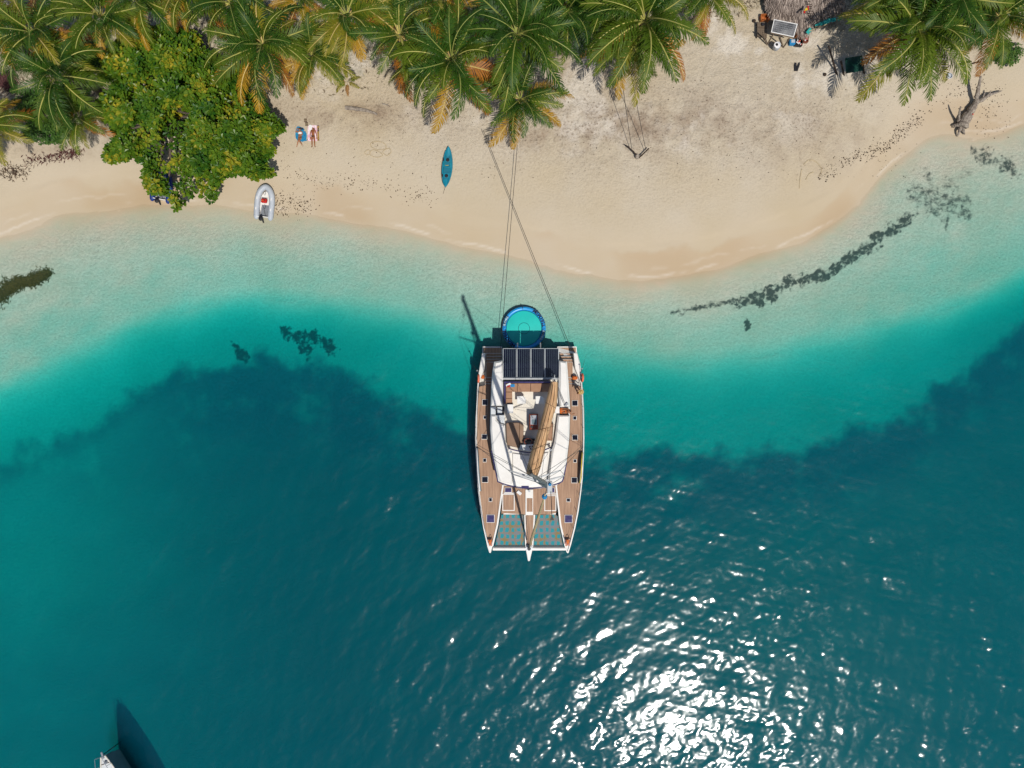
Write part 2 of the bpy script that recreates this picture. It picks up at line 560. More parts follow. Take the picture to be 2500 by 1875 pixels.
# ------------------------------------------------------------------ water: closed body with real waves; red light is absorbed with depth
gx = axis(-45, 45, 0.1, 1400); gy = axis(-37, 22, 0.1, 1400)
X, Y = np.meshgrid(gx, gy)
W = np.zeros(X.shape)
wr = np.random.default_rng(5)
for k in range(100):
    lam = 0.34 * (4.5 / 0.34) ** wr.random() ** 1.25
    th = R(-62) + wr.normal(0, 0.75)
    a = 0.0060 * lam ** 0.95
    kk = 2 * math.pi / lam
    W += a * np.sin(kk * (math.cos(th) * X + math.sin(th) * Y) + wr.random() * 6.283)
gust = np.clip(0.85 + 0.5 * fbm(X, Y, 0.07, 3, 0.5, 6), 0.4, 1.4)
calm = np.clip((np.interp(X, *SH) - Y) / 16.0, 0.10, 1.0)
edge = np.clip((1500 - np.maximum(np.abs(X), np.abs(Y))) / 1000, 0, 1) * (np.maximum(np.abs(X), np.abs(Y)) < 60)
W = W * gust * calm * edge * WAVE
me = grid_mesh('sea', X, Y, W)
ny, nx = X.shape
rim_i = list(range(nx)) + [r * nx + nx - 1 for r in range(1, ny)] + [(ny - 1) * nx + c for c in range(nx - 2, -1, -1)] + [r * nx for r in range(ny - 2, 0, -1)]
import bmesh
bm = bmesh.new(); bm.from_mesh(me); bm.verts.ensure_lookup_table()
top = [bm.verts[i] for i in rim_i]
low = [bm.verts.new((v_.co.x, v_.co.y, -60)) for v_ in top]
for a in range(len(rim_i)):
    b_ = (a + 1) % len(rim_i)
    bm.faces.new((top[a], low[a], low[b_], top[b_]))
bm.faces.new(low[::-1])
bm.to_mesh(me); bm.free(); me.update()
m, nt, b = base_mat('sea_water')
nt.nodes.remove(b)
out = nt.nodes['Material Output']
fr = nt.nodes.new('ShaderNodeFresnel'); fr.inputs['IOR'].default_value = 1.333
tr_ = nt.nodes.new('ShaderNodeBsdfTransparent')
gl = nt.nodes.new('ShaderNodeBsdfGlossy')
gl.inputs['Roughness'].default_value = 0.13
mx = nt.nodes.new('ShaderNodeMixShader')
link(nt, fr.outputs[0], mx.inputs[0]); link(nt, tr_.outputs[0], mx.inputs[1]); link(nt, gl.outputs[0], mx.inputs[2])
link(nt, mx.outputs[0], out.inputs['Surface'])
va = nt.nodes.new('ShaderNodeVolumeAbsorption')
va.inputs['Density'].default_value = 2.2
va.inputs['Color'].default_value = (0.0, 0.951, 0.975, 1)
vs_ = nt.nodes.new('ShaderNodeVolumeScatter')
vs_.inputs['Density'].default_value = 0.15
vs_.inputs['Color'].default_value = (0.0, 0.60, 1.0, 1)
vs_.inputs['Anisotropy'].default_value = 0.2
vadd = nt.nodes.new('ShaderNodeAddShader')
link(nt, va.outputs[0], vadd.inputs[0]); link(nt, vs_.outputs[0], vadd.inputs[1])
link(nt, vadd.outputs[0], out.inputs['Volume'])
me.materials.append(m)
sea = bpy.data.objects.new('sea', me)
C.objects.link(sea)
tag(sea, 'clear turquoise sea deepening to dark blue', 'water', kind='structure')
# ------------------------------------------------------------------ shared materials
M = {}
M['gelcoat'] = pmat('white_gelcoat', lin('f2efe8', 0.86), lin('e6e2da', 0.84), 1.3, 0.28, spec=0.5)
M['gelgrey'] = pmat('grey_nonskid', lin('d8dcdc', 0.8), lin('ccd0d0', 0.78), 2.0, 0.6)
M['cream'] = pmat('cream_deck_floor', lin('ece5d6', 0.82), lin('e2d9c8', 0.8), 1.5, 0.55)
M['hullgrey'] = pmat('grey_hull_paint', lin('7f97a0', 0.55), lin('6f8790', 0.5), 1.0, 0.35)
M['tan'] = pmat('tan_upholstery', lin('b98f70', 0.72), lin('a98063', 0.72), 2.5, 0.85, 0.15, 60)
M['taupe'] = pmat('taupe_cover', lin('a3866f', 0.72), lin('94775f', 0.72), 2.2, 0.85, 0.15, 60)
M['canvas'] = pmat('tan_sail_canvas', lin('dab083', 0.84), lin('cc9f72', 0.82), 1.6, 0.85, 0.2, 5, 0.05)
M['seam'] = pmat('brown_seam_thread', lin('7d5a3a', 0.5), lin('6b4a2e', 0.5), 3, 0.9)
M['steel'] = pmat('polished_steel', lin('c9ccd0', 0.75), lin('b4b8bc', 0.7), 4, 0.3, metallic=0.6)
M['alloy'] = pmat('painted_alloy', lin('d3d5d4', 0.72), lin('bcc0c0', 0.68), 3, 0.4)
M['dark'] = pmat('dark_fittings', lin('26262c', 0.8), lin('18181c', 0.8), 4, 0.5)
M['smoke'] = pmat('smoked_acrylic', lin('141826', 0.9), lin('0e1220', 0.9), 2, 0.12, spec=0.5)
M['violet'] = pmat('blue_violet_acrylic', lin('3b3763', 0.7), lin('57507f', 0.7), 3, 0.12, spec=0.5)
M['cell'] = pmat('solar_cell', lin('0b0d1c', 0.8), lin('14182e', 0.8), 1.2, 0.16, spec=0.5)
M['line'] = pmat('dark_rope', lin('3b3733', 0.6), lin('55504a', 0.6), 8, 0.9)
M['wire'] = pmat('steel_wire', lin('5b5a58', 0.7), lin('77767a', 0.7), 8, 0.45, metallic=0.4)
M['rope'] = pmat('pale_rope', lin('c9b58c', 0.75), lin('a8946c', 0.7), 9, 0.9)
M['orange'] = pmat('orange_fabric', lin('e2762a', 0.75), lin('c9601c', 0.7), 4, 0.7)
M['buoy'] = pmat('coral_buoy_foam', lin('ef7d5c', 0.8), lin('dd6a4a', 0.78), 4, 0.55)
M['mahog'] = pmat('varnished_mahogany', lin('7c2f17', 0.7), lin('943e1e', 0.7), 6, 0.28, spec=0.5)
M['blue'] = pmat('bright_blue_cloth', lin('1f7fb8', 0.75), lin('2f93c9', 0.75), 8, 0.85)
M['white'] = pmat('white_cloth', lin('f1efec', 0.85), lin('e2dfdb', 0.82), 6, 0.8)
M['red'] = pmat('red_plastic', lin('cc2a22', 0.8), lin('b51d18', 0.8), 5, 0.4)
M['black'] = pmat('black_rubber', lin('17171b', 0.9), lin('24242a', 0.9), 5, 0.5)
M['yellow'] = pmat('yellow_paint', lin('e6c52f', 0.8), lin('d4b020', 0.8), 5, 0.5)
M['turq'] = pmat('turquoise_paint', lin('23b3a8', 0.75), lin('168e8a', 0.7), 2.5, 0.6, 0.2, 15)
M['wood'] = pmat('weathered_wood', lin('8b7a66', 0.7), lin('655443', 0.65), 7, 0.9, 0.5, 18, 0.03)
M['darkwood'] = pmat('dark_wood', lin('4a3a2e', 0.7), lin('33271f', 0.65), 6, 0.9, 0.4, 18)

# teak: narrow planks with dark caulking, running fore and aft
m, nt, b = base_mat('teak_deck')
geo = nt.nodes.new('ShaderNodeNewGeometry').outputs['Position']
sep = nt.nodes.new('ShaderNodeSeparateXYZ'); link(nt, geo, sep.inputs[0])
fr_ = mathn(nt, 'FRACT', mathn(nt, 'MULTIPLY', sep.outputs['X'], 1 / 0.12))
caulk = maprange(nt, mathn(nt, 'ABSOLUTE', mathn(nt, 'SUBTRACT', fr_, 0.5)), 0.36, 0.44)
mp = nt.nodes.new('ShaderNodeMapping'); mp.inputs['Scale'].default_value = (9, 0.6, 1); link(nt, geo, mp.inputs['Vector'])
gr = noise_node(nt, 1.0, 4, 0.6, vec=mp.outputs[0]).outputs['Fac']
tk = mixc(nt, maprange(nt, gr, 0.35, 0.65), lin('c69f80', 0.74), lin('a98468', 0.72))
tk = mixc(nt, mathn(nt, 'MULTIPLY', caulk, 0.5), tk, lin('5a4436', 0.6))
link(nt, tk, b.inputs['Base Color']); b.inputs['Roughness'].default_value = 0.75
M['teak'] = m

# trampoline netting: woven bands over the water
m, nt, b = base_mat('trampoline_netting')
geo = nt.nodes.new('ShaderNodeNewGeometry').outputs['Position']
mp = nt.nodes.new('ShaderNodeMapping'); mp.inputs['Scale'].default_value = (1, 1, 1); link(nt, geo, mp.inputs['Vector'])
sep = nt.nodes.new('ShaderNodeSeparateXYZ'); link(nt, mp.outputs[0], sep.inputs[0])
def band(o, per, ph=0.0):
    f = mathn(nt, 'FRACT', mathn(nt, 'ADD', mathn(nt, 'MULTIPLY', o, 1 / per), ph))
    return maprange(nt, mathn(nt, 'ABSOLUTE', mathn(nt, 'SUBTRACT', f, 0.5)), 0.25, 0.31)
wv = noise_node(nt, 2.2, 2, 0.5, vec=geo).outputs['Fac']
bx_ = band(mathn(nt, 'ADD', sep.outputs['X'], mathn(nt, 'MULTIPLY', wv, 0.30)), 0.46)
by_ = band(mathn(nt, 'ADD', sep.outputs['Y'], mathn(nt, 'MULTIPLY', wv, 0.30)), 0.54)
fab = mathn(nt, 'MAXIMUM', bx_, by_)
tone = noise_node(nt, 1.6, 3, 0.6, vec=geo).outputs['Fac']
c_ = mixc(nt, maprange(nt, tone, 0.42, 0.6), lin('8d9296', 0.6), lin('a08a5a', 0.6))
c_ = mixc(nt, fab, lin('2aa3ad', 0.6), c_)
link(nt, c_, b.inputs['Base Color']); b.inputs['Roughness'].default_value = 0.85
M['net'] = m

# ------------------------------------------------------------------ the catamaran
CX = 1293.0
DECK = 1.75
def poly(pts, z):
    return [(P(x, y, z).x, P(x, y, z).y) for x, y in pts]
def rect(x0, y0, x1, y1, z):
    return poly([(x0, y0), (x1, y0), (x1, y1), (x0, y1)], z)
cata = thing('catamaran', 'large white sailing catamaran with teak decks moored stern-to off the beach', 'catamaran', P(CX, 1100, 0))

HL_OUT = [(1178.5, 846), (1177.7, 859), (1172.8, 883), (1167.8, 911), (1164.8, 949), (1161.4, 1018), (1160, 1068), (1161.4, 1110), (1163.5, 1150), (1167, 1199), (1172, 1239), (1179.7, 1289), (1189.7, 1334), (1194.6, 1349), (1196.6, 1350.5)]
HL_IN = [(1198.8, 1348), (1202, 1334), (1216, 1281), (1229, 1185), (1232, 1100), (1232, 1000), (1230, 900), (1227, 856), (1225, 846)]
HR_OUT = [(1407.5, 846), (1408.5, 859), (1416.5, 887), (1419.4, 913), (1422.4, 949), (1425.4, 998), (1426.4, 1068), (1425.4, 1110), (1422.4, 1169), (1418.4, 1205), (1412.5, 1249), (1404.5, 1289), (1394.6, 1328), (1388.5, 1348), (1386.6, 1351)]
HR_IN = [(1383, 1348), (1379.7, 1336), (1367, 1281), (1357, 1185), (1354, 1100), (1354, 1000), (1356, 900), (1359, 856), (1361, 846)]
def hull(out_, in_, aft_z):
    """lofted hull: sheer outline at the deck, narrowing to the keel"""
    ring = out_ + in_
    n = len(ring)
    def sheer(py):
        if py < 862: return 0.55
        if py < 905: return 0.55 + (py - 862) / 43 * (DECK - 0.03 - 0.55)
        return DECK - 0.03
    xm = (sum(p[0] for p in out_) / len(out_) + sum(p[0] for p in in_) / len(in_)) / 2
    top = [P(x, y, sheer(y)) for x, y in ring]
    cx = sum(p.x for p in top) / n
    def lev(k, z, dy=0.0):
        return [Vector((cx + (p.x - cx) * k, p.y - dy * (1 if p.y < -9 else 0), min(z, p.z))) for p in top]
    rings = [top, lev(1.0, 0.5), lev(0.9, -0.12), lev(0.35, -0.42)]
    vs = [p for r in rings for p in r]
    fs = []
    for k in range(3):
        for i in range(n):
            j = (i + 1) % n
            fs.append((k * n + j, k * n + i, (k + 1) * n + i, (k + 1) * n + j))
    fs.append(tuple(range(n)))
    fs.append(tuple(range(4 * n - 1, 3 * n - 1, -1)))
    mb = MB().add(vs, fs)
    return mb
hull(HL_OUT, HL_IN, 0).build('hull', M['gelcoat'], cata)
hull(HR_OUT, HR_IN, 0).build('hull', M['gelcoat'], cata)
# bridge deck between the hulls
MB().prism(poly([(1229, 905), (1357, 905), (1357, 1256), (1229, 1256)], DECK), 0.7, DECK - 0.04).build('bridge_deck', M['gelcoat'], cata)
# teak side decks and foredeck
def teak(pts, z, name='deck_panel', t=0.035, mat='teak', parent=None):
    return MB().prism(poly(pts, z), z - t, z).build(name, M[mat], parent or cata)
L_IN = [(1198.5, 938), (1196, 998), (1195, 1050), (1199, 1100), (1214, 1171), (1218, 1178), (1228, 1183)]
R_IN = [(1389, 938), (1393, 998), (1391, 1070), (1384, 1130), (1377, 1169), (1373, 1177), (1361, 1184)]
teak([(1170, 944), (1166, 1000), (1164.5, 1068), (1166, 1110), (1167.5, 1150), (1171, 1199), (1176, 1239), (1183, 1287), (1191, 1317), (1201, 1318), (1204, 1318), (1213.5, 1281), (1226, 1190), (1228, 1183)] + L_IN[::-1][1:], DECK + 0.005)
teak([(1417.5, 944), (1421, 1000), (1422, 1068), (1421, 1110), (1418, 1169), (1414, 1205), (1408, 1249), (1400, 1288), (1392.5, 1317), (1379.5, 1318), (1369.5, 1281), (1359, 1190), (1361, 1184)] + R_IN[::-1][1:], DECK + 0.005)
teak([(1229.5, 1186), (1241, 1187), (1269, 1193), (1295, 1194), (1320, 1193), (1345, 1188), (1356, 1186), (1358, 1252), (1340, 1256), (1278, 1256), (1234, 1253), (1224, 1254)], DECK + 0.002)
# longitudinal white mouldings between hulls and trampolines
def strip(pts, w, z0, z1, name='moulding', mat='gelcoat'):
    a = [P(x, y, z1) for x, y in pts]
    L_, R_ = [], []
    for i, p in enumerate(a):
        t = (a[min(i + 1, len(a) - 1)] - a[max(i - 1, 0)]).normalized()
        s = Vector((-t.y, t.x, 0)) * w / 2
        L_.append(p + s); R_.append(p - s)
    return MB().prism([(p.x, p.y) for p in L_ + R_[::-1]], z0, z1).build(name, M[mat], cata)
strip([(1202, 1334), (1214.5, 1281), (1228, 1184)], 0.13, 1.2, DECK + 0.07)
strip([(1380.5, 1334), (1368.5, 1281), (1357.5, 1184)], 0.13, 1.2, DECK + 0.07)
# toe rails
strip([(x + 1.6, y) for x, y in HL_OUT[3:-1]], 0.09, 1.5, DECK + 0.09, 'toe_rail')
strip([(x - 1.6, y) for x, y in HR_OUT[3:-1]], 0.09, 1.5, DECK + 0.09, 'toe_rail')
# trampolines
def tramp(pts):
    o = MB().prism(poly(pts, 1.55), 1.53, 1.55).build('trampoline', M['net'], cata)
    lc = MB()
    q = [P(x, y, 1.56) for x, y in pts]
    lc.tube(q, 0.025, 6, closed=True)
    lc.build('lacing', M['wire'], o)
tramp([(1224, 1256.5), (1233.5, 1255), (1278, 1258), (1279, 1331), (1209.6, 1331.5)])
tramp([(1307.5, 1258), (1354.5, 1255.5), (1361, 1260), (1373.7, 1331.5), (1303.5, 1331)])
# centre catwalk, crossbeam, bowsprit
cw = MB().prism(poly([(1280, 1257), (1306.5, 1257), (1302, 1334), (1282, 1334)], 1.7), 1.35, 1.7).build('catwalk', M['gelcoat'], cata)
MB().prism(poly([(1283, 1258), (1303, 1258), (1299, 1331), (1285, 1331)], 1.72), 1.7, 1.72).build('deck_panel', M['teak'], cw)
MB().tube([P(1203, 1339.5, 1.55), P(1292, 1339.5, 1.55), P(1381, 1339.5, 1.55)], 0.15, 12).build('crossbeam', M['gelcoat'], cata, 40)
MB().tube([P(1207, 1333.5, 1.62), P(1376, 1333.5, 1.62)], 0.03, 6).build('lashing_rail', M['wire'], cata)
MB().prism(poly([(1282, 1333), (1302, 1333), (1296.5, 1356), (1294, 1368), (1291, 1370.5), (1288.5, 1368), (1286.5, 1356)], 1.75), 1.5, 1.78, 0.03).build('bowsprit', M['gelcoat'], cata)
MB().prism(poly([(1280, 1339), (1291, 1332), (1303, 1339), (1291, 1346)], 1.8), 1.785, 1.83).build('stem_fitting', M['steel'], cata)
MB().tube([P(1284, 1260, 1.74), P(1291, 1330, 1.8)], 0.02, 5).build('anchor_chain', M['wire'], cata)
# pulpit perches of orange wood at the bows
for x0, x1, yy in ((1190.5, 1202, 1318), (1380.5, 1392, 1318)):
    s = MB().prism(poly([(x0, yy), (x1, yy), (x1 - 1, yy + 15), (x0 + 3 if x0 < 1300 else x0, yy + 15)], 2.1), 2.06, 2.1).build('bow_seat', M['orange'], cata)
    MB().tube(smoothed([P(x0, yy, 1.8), P(x0 + 0.5, yy + 2, 2.5), P((x0 + x1) / 2, yy + 16, 2.6), P(x1 - 0.5, yy + 2, 2.5), P(x1, yy, 1.8)], 5), 0.022, 6).build('pulpit_rail', M['steel'], s)
# stern platforms with steps
def stern(x0, x1, sgn):
    # sgn +1: outer side is at smaller x (left hull)
    xo, xi = (x0, x1) if sgn > 0 else (x1, x0)
    a, b_ = min(xo, xi), max(xo, xi)
    teak([(a + 1.5, 849), (b_ - 1.5, 849), (b_ - 1.5, 862), (a + 1.5, 862)], 0.60, 'swim_platform', 0.05)
    st = [(862, 869, 0.85), (869.6, 876, 1.1), (876.6, 883, 1.35), (883.6, 921, 1.45)]
    ia, ib = (a + 9, b_ - 1) if sgn > 0 else (a + 1, b_ - 9)
    for y0, y1, z in st:
        s = MB().prism(rect(ia, y0, ib, y1, z), 0.3, z - 0.03).build('step', M['gelcoat'], cata)
        MB().prism(rect(ia + 0.4, y0 + 1.0, ib - 0.4, y1 - 0.3, z), z - 0.03, z).build('tread', M['teak'], s)
    for y0, y1, z in ((921, 929, 1.5), (929.6, 936, 1.6), (936.6, 943, 1.68)):
        s = MB().prism(rect(ia - 3 if sgn > 0 else ia, y0, ib if sgn > 0 else ib + 3, y1, z), 0.9, z).build('step', M['gelcoat'], cata)
        MB().prism(rect(ia - 2.5 if sgn > 0 else ia + 0.5, y0 + 1.2, ib - 0.5 if sgn > 0 else ib + 2.5, y1 - 0.3, z), z, z + 0.03).build('tread', M['teak'], s)
stern(1178.5, 1226, 1)
stern(1360.5, 1407.5, -1)
# hull bulwark wings beside the steps
MB().prism(poly([(1177, 862), (1185, 862), (1184, 884), (1183, 902), (1174, 922), (1168.5, 934), (1166, 934), (1168.5, 911), (1173, 885)], 1.9), 0.4, 1.95, 0.04).build('bulwark', M['gelcoat'], cata)
MB().prism(poly([(1409, 862), (1400, 862), (1402, 884), (1404, 900), (1412, 920), (1417, 934), (1420.5, 934), (1418.5, 911), (1415.5, 886)], 1.9), 0.4, 1.95, 0.04).build('bulwark', M['gelcoat'], cata)
# coachroof: glazed sides below, white roof above
ROOF = 3.35
RL = [(1226, 879), (1206, 883), (1202, 905), (1199, 939), (1197, 998), (1196, 1050), (1200, 1100), (1214, 1169), (1219, 1177), (1241.5, 1185), (1269, 1190), (1293, 1191.5), (1318, 1190), (1346, 1185), (1368, 1178), (1375, 1169), (1383, 1130), (1390, 1070), (1392, 998), (1388.5, 939), (1386, 905), (1384, 883), (1362, 879)]
def inset_poly(pts, k, z):
    cx = sum(p[0] for p in pts) / len(pts); cy = sum(p[1] for p in pts) / len(pts)
    return poly([(cx + (x - cx) * k, cy + (y - cy) * k) for x, y in pts], z)
MB().prism(inset_poly(RL, 0.975, 2.5), DECK - 0.02, ROOF - 0.28).build('saloon_windows', M['smoke'], cata)
# roof body: a U of white coamings round a sunken flybridge
FL = [(1229, 921), (1229.5, 986), (1233.5, 1038), (1235, 1080), (1242, 1094), (1270, 1101), (1296, 1104), (1322, 1100), (1346.5, 1090), (1351, 1079), (1358, 1018), (1361, 939), (1362, 921)]
MB().prism(poly(RL, ROOF), ROOF - 0.3, ROOF - 0.02).build('coachroof', M['gelcoat'], cata)
FLZ = ROOF + 0.05
MB().prism(poly(FL, FLZ), ROOF - 0.05, FLZ).build('flybridge_floor', M['cream'], cata)
COAM = ROOF + 0.62
def coaming(outer, inner, z1, inset=0.16):
    return MB().prism(poly(outer + inner[::-1], ROOF), ROOF - 0.02, z1, inset)
lo1 = [(1207.5, 884), (1204, 905), (1201, 939), (1199, 990)]; li1 = [(1226.5, 881), (1228, 921), (1228.6, 960), (1229, 990)]
coaming(lo1, li1, COAM).build('coaming', M['gelcoat'], cata)
lo2 = [(1198.5, 1013), (1198, 1050), (1202, 1098), (1216, 1166)]; li2 = [(1211, 1013), (1213, 1024), (1222, 1033), (1233, 1037), (1234.5, 1080), (1242, 1096), (1252, 1150)]
coaming(lo2 + [(1220, 1174)], li2 + [(1250, 1180)], COAM - 0.08, 0.14).build('coaming', M['gelcoat'], cata)
ro1 = [(1382.5, 884), (1385, 905), (1387, 939), (1390, 994)]; ri1 = [(1364, 881), (1363.5, 921), (1362.5, 960), (1366, 994)]
coaming(ro1, ri1, COAM).build('coaming', M['gelcoat'], cata)
ro2 = [(1390, 1013), (1388.5, 1070), (1381.5, 1128), (1373, 1167), (1368, 1174)]; ri2 = [(1361, 1013), (1356, 1050), (1352, 1080), (1347, 1096), (1336, 1180)]
coaming(ro2, ri2, COAM - 0.08, 0.14).build('coaming', M['gelcoat'], cata)
# front of the roof, the windscreen lip
MB().prism(poly([(1251, 1106), (1296, 1112), (1338, 1104), (1334, 1178), (1293, 1186), (1252, 1178)], ROOF + 0.1), ROOF - 0.02, ROOF + 0.12, 0.06).build('roof_front', M['gelcoat'], cata)
MB().tube(smoothed([P(1242, 1095, COAM - 0.1), P(1270, 1102, COAM), P(1296, 1105, COAM), P(1322, 1101, COAM), P(1347, 1091, COAM - 0.1)], 5), 0.05, 6).build('windscreen_rail', M['violet'], cata)
MB().tube(smoothed([P(x, y, ROOF - 0.02) for x, y in RL[6:17]], 3), 0.05, 6).build('roof_gutter', M['violet'], cata)
MB().prism(rect(1273, 1186, 1291, 1190.5, ROOF - 0.1), ROOF - 0.05, ROOF + 0.01).build('roof_window', M['violet'], cata)
# stairwells on either side of the flybridge
def stairwell(x0, y0, x1, y1):
    z = ROOF + 0.02
    o = MB().prism(rect(x0, y0, x1, y1, z), ROOF - 0.02, z).build('stairwell', M['dark'], cata)
    return o
sw1 = stairwell(1212, 992.4, 1236.5, 1011.5)
MB().prism(rect(1214, 994, 1226, 1010, 3.5), 3.37, 3.62).build('tread', M['gelgrey'], sw1)
MB().prism(rect(1227, 994, 1231, 1010, 3.45), 3.37, 3.48).build('tread', M['dark'], sw1)
MB().prism(rect(1198, 993, 1211, 1012, 3.5), 3.33, 3.7, 0.05).build('coaming', M['gelgrey'], cata)
for k in range(5):
    a0, a1 = R(180 + k * 18), R(180 + (k + 1) * 18 - 2)
    c = (1232, 1013.5)
    MB().prism(poly([c, (c[0] + 20 * math.cos(a0), c[1] - 20 * math.sin(a0)), (c[0] + 20 * math.cos(a1), c[1] - 20 * math.sin(a1))], 3.7), 3.5, 4.0 - 0.035 * k).build('spiral_tread', M['gelgrey'], cata)
sw2 = stairwell(1366, 995, 1387.5, 1012.5)
# seating
def cushion(pts, z0, z1, mat='tan', name='cushion', parent=None):
    return MB().prism(poly(pts, z1), z0, z1, 0.04).build(name, M[mat], parent or cata)
sofa_back = MB().prism(poly([(1230.5, 931), (1346, 931), (1346, 935), (1234.5, 935), (1234.5, 986), (1230.5, 986)], 3.9), 3.4, 4.02, 0.04).build('sofa_back', M['violet'], cata)
for x0, x1 in ((1235, 1262.5), (1263, 1295), (1295.5, 1322), (1322.5, 1345)):
    cushion([(x0, 935.5), (x1, 935.5), (x1, 956.5), (x0, 956.5)], 3.42, 3.82)
cushion([(1235, 957), (1250.5, 957), (1250.5, 972), (1235, 972)], 3.42, 3.82)
cushion([(1235, 972.5), (1250.5, 972.5), (1250.5, 986), (1235, 986)], 3.42, 3.82)
MB().prism(rect(1238.5, 987, 1253.3, 1009, 4.1), 3.4, 4.1, 0.03).build('cabinet', M['gelcoat'], cata)
MB().prism(rect(1355, 992, 1366, 1009, 4.1), 3.4, 4.1, 0.03).build('cabinet', M['gelcoat'], cata)
for x0 in (1262.5, 1307.5):
    t = MB().prism(poly([(x0, 967), (x0 + 15, 967), (x0 + 21, 973), (x0 + 21, 985.7), (x0, 985.7)], 4.1), 4.05, 4.1, 0.015).build('table', M['gelcoat'], cata)
    MB().tube([P(x0 + 10, 977, 3.4), P(x0 + 10, 977, 4.06)], 0.07, 8).build('pedestal', M['steel'], t)
sb = cushion([(1235.5, 1034), (1240, 1032), (1269.5, 1032), (1278.5, 1038), (1278, 1087), (1268, 1095), (1238, 1086)], 3.42, 3.8, 'taupe', 'sunbed')
MB().tube([P(1268.5, 1033, 3.81), P(1268, 1094, 3.81)], 0.02, 5).build('piping', M['seam'], sb)
cushion([(1338, 1034), (1351, 1034), (1349, 1076), (1336, 1076)], 3.42, 3.85)
# wet bar
bar = MB().prism(rect(1292, 1011, 1314, 1049.3, 4.2), 3.4, 4.28, 0.06).build('wet_bar', M['mahog'], cata)
MB().prism(rect(1295, 1013.8, 1311, 1036.5, 4.3), 4.28, 4.31).build('sink_top', M['steel'], bar)
MB().prism(rect(1298.5, 1024, 1310, 1035.5, 4.3), 4.31, 4.32).build('sink_bowl', M['hullgrey'], bar)
MB().tube([P(1298, 1016, 4.3), P(1299, 1017, 4.55), P(1301, 1020, 4.5)], 0.02, 6).build('tap', M['dark'], bar)
MB().lathe(P(1298, 1042, 4.28), [(0.1, 0), (0.1, 0.02), (0.07, 0.03)], 14).build('burner', M['black'], bar)
# helm
helm = MB().prism(poly([(1270, 1086), (1304, 1084), (1304, 1099), (1294, 1102), (1268, 1097)], 4.1), 3.4, 4.1, 0.04).build('helm_console', M['gelgrey'], cata)
for x, y, r_ in ((1280, 1080, 0.12), (1300, 1080, 0.12)):
    MB().lathe(P(x, y, 3.9), [(r_, 0), (r_, 0.18), (r_ * 0.6, 0.2)], 14).build('instrument_pod', M['black'], helm)
MB().prism(rect(1278, 1072, 1306, 1077, 4.0), 3.4, 4.0, 0.05).build('helm_seat', M['dark'], cata)
wl = MB(); c = P(1289.5, 1080, 4.2)
wl.tube([c + Vector((0.3 * math.cos(a), 0.06, 0.3 * math.sin(a) * 0.6)) + Vector((0, 0.25 * math.sin(a), 0)) for a in [k * math.pi / 10 for k in range(20)]], 0.025, 6, closed=True)
wl.build('steering_wheel', M['mahog'], helm)
for x, y in ((1292, 1089), (1294, 1094), (1298, 1088), (1299, 1094), (1278, 1092)):
    MB().prism(rect(x, y, x + 3, y + 3.5, 4.1), 4.1, 4.12).build('switch_panel', M['smoke'], helm)
# solar panels on the aft arch
SZ = 3.55
MB().tube([P(1228, 924.5, SZ + 0.1), P(1364, 924.5, SZ + 0.1)], 0.09, 8).build('arch_beam', M['alloy'], cata)
for x in (1229, 1363):
    MB().tube([P(x, 852, SZ - 0.05), P(x, 925, SZ - 0.05)], 0.06, 8).build('arch_rail', M['alloy'], cata)
    MB().tube([P(x, 905, 1.8), P(x, 905, SZ)], 0.06, 8).build('arch_post', M['alloy'], cata)
for k in range(4):
    x0 = 1228 + k * 34.3; x1 = x0 + 33.0
    fp = MB().prism(rect(x0, 850.5, x1, 922, SZ), SZ, SZ + 0.04).build('solar_panel', M['alloy'], cata)
    MB().prism(rect(x0 + 1.0, 851.6, x1 - 1.0, 921, SZ), SZ + 0.04, SZ + 0.045).build('backing', M['hullgrey'], fp)
    n = 6
    for q in range(n):
        a = x0 + 1.3 + q * (x1 - x0 - 2.6) / n
        MB().prism(rect(a + 0.3, 852, a + (x1 - x0 - 2.6) / n - 0.3, 920.5, SZ), SZ + 0.045, SZ + 0.055).build('cell_strip', M['cell'], fp)
# davit arms behind the panels
for x in (1263.5, 1319):
    MB().rbox(P(x, 842, 2.4), (0.10, 0.35, 0.12), 0.02).build('davit_arm', M['gelcoat'], cata)
    MB().tube([P(x, 846, 2.4), P(x, 900, 1.9)], 0.05, 8).build('davit_strut', M['alloy'], cata)
# deck hatches
HAT = [(1177, 974.7, 1191, 989.7, 0), (1179.7, 1014.5, 1188, 1023.5, 0), (1175.8, 1059.5, 1190, 1073, 0), (1178.7, 1118.6, 1188, 1128.6, 0), (1176, 1163, 1192, 1178.3, 0),
       (1193, 1214.7, 1202, 1225, 0), (1187.7, 1256, 1207.6, 1276, 1), (1396, 977, 1411, 991.5, 0), (1398.5, 1015.5, 1408, 1025.5, 0), (1396.6, 1061, 1411, 1075, 0),
       (1399.5, 1120.6, 1408, 1129.6, 0), (1394.6, 1165, 1409.5, 1179.5, 0), (1382.6, 1216, 1392.6, 1225.5, 0), (1378, 1256.5, 1397.6, 1276.5, 1), (1232, 1190, 1249.5, 1202.5, 1), (1339, 1190, 1354.5, 1203, 1)]
for x0, y0, x1, y1, k in HAT:
    h = MB().prism(rect(x0, y0, x1, y1, DECK), DECK + 0.006, DECK + 0.05, 0.02).build('deck_hatch', M['gelcoat'], cata)
    MB().prism(rect(x0 + 1.1, y0 + 1.1, x1 - 1.1, y1 - 1.1, DECK), DECK + 0.05, DECK + 0.065, 0.01).build('pane', M['violet' if k else 'smoke'], h)
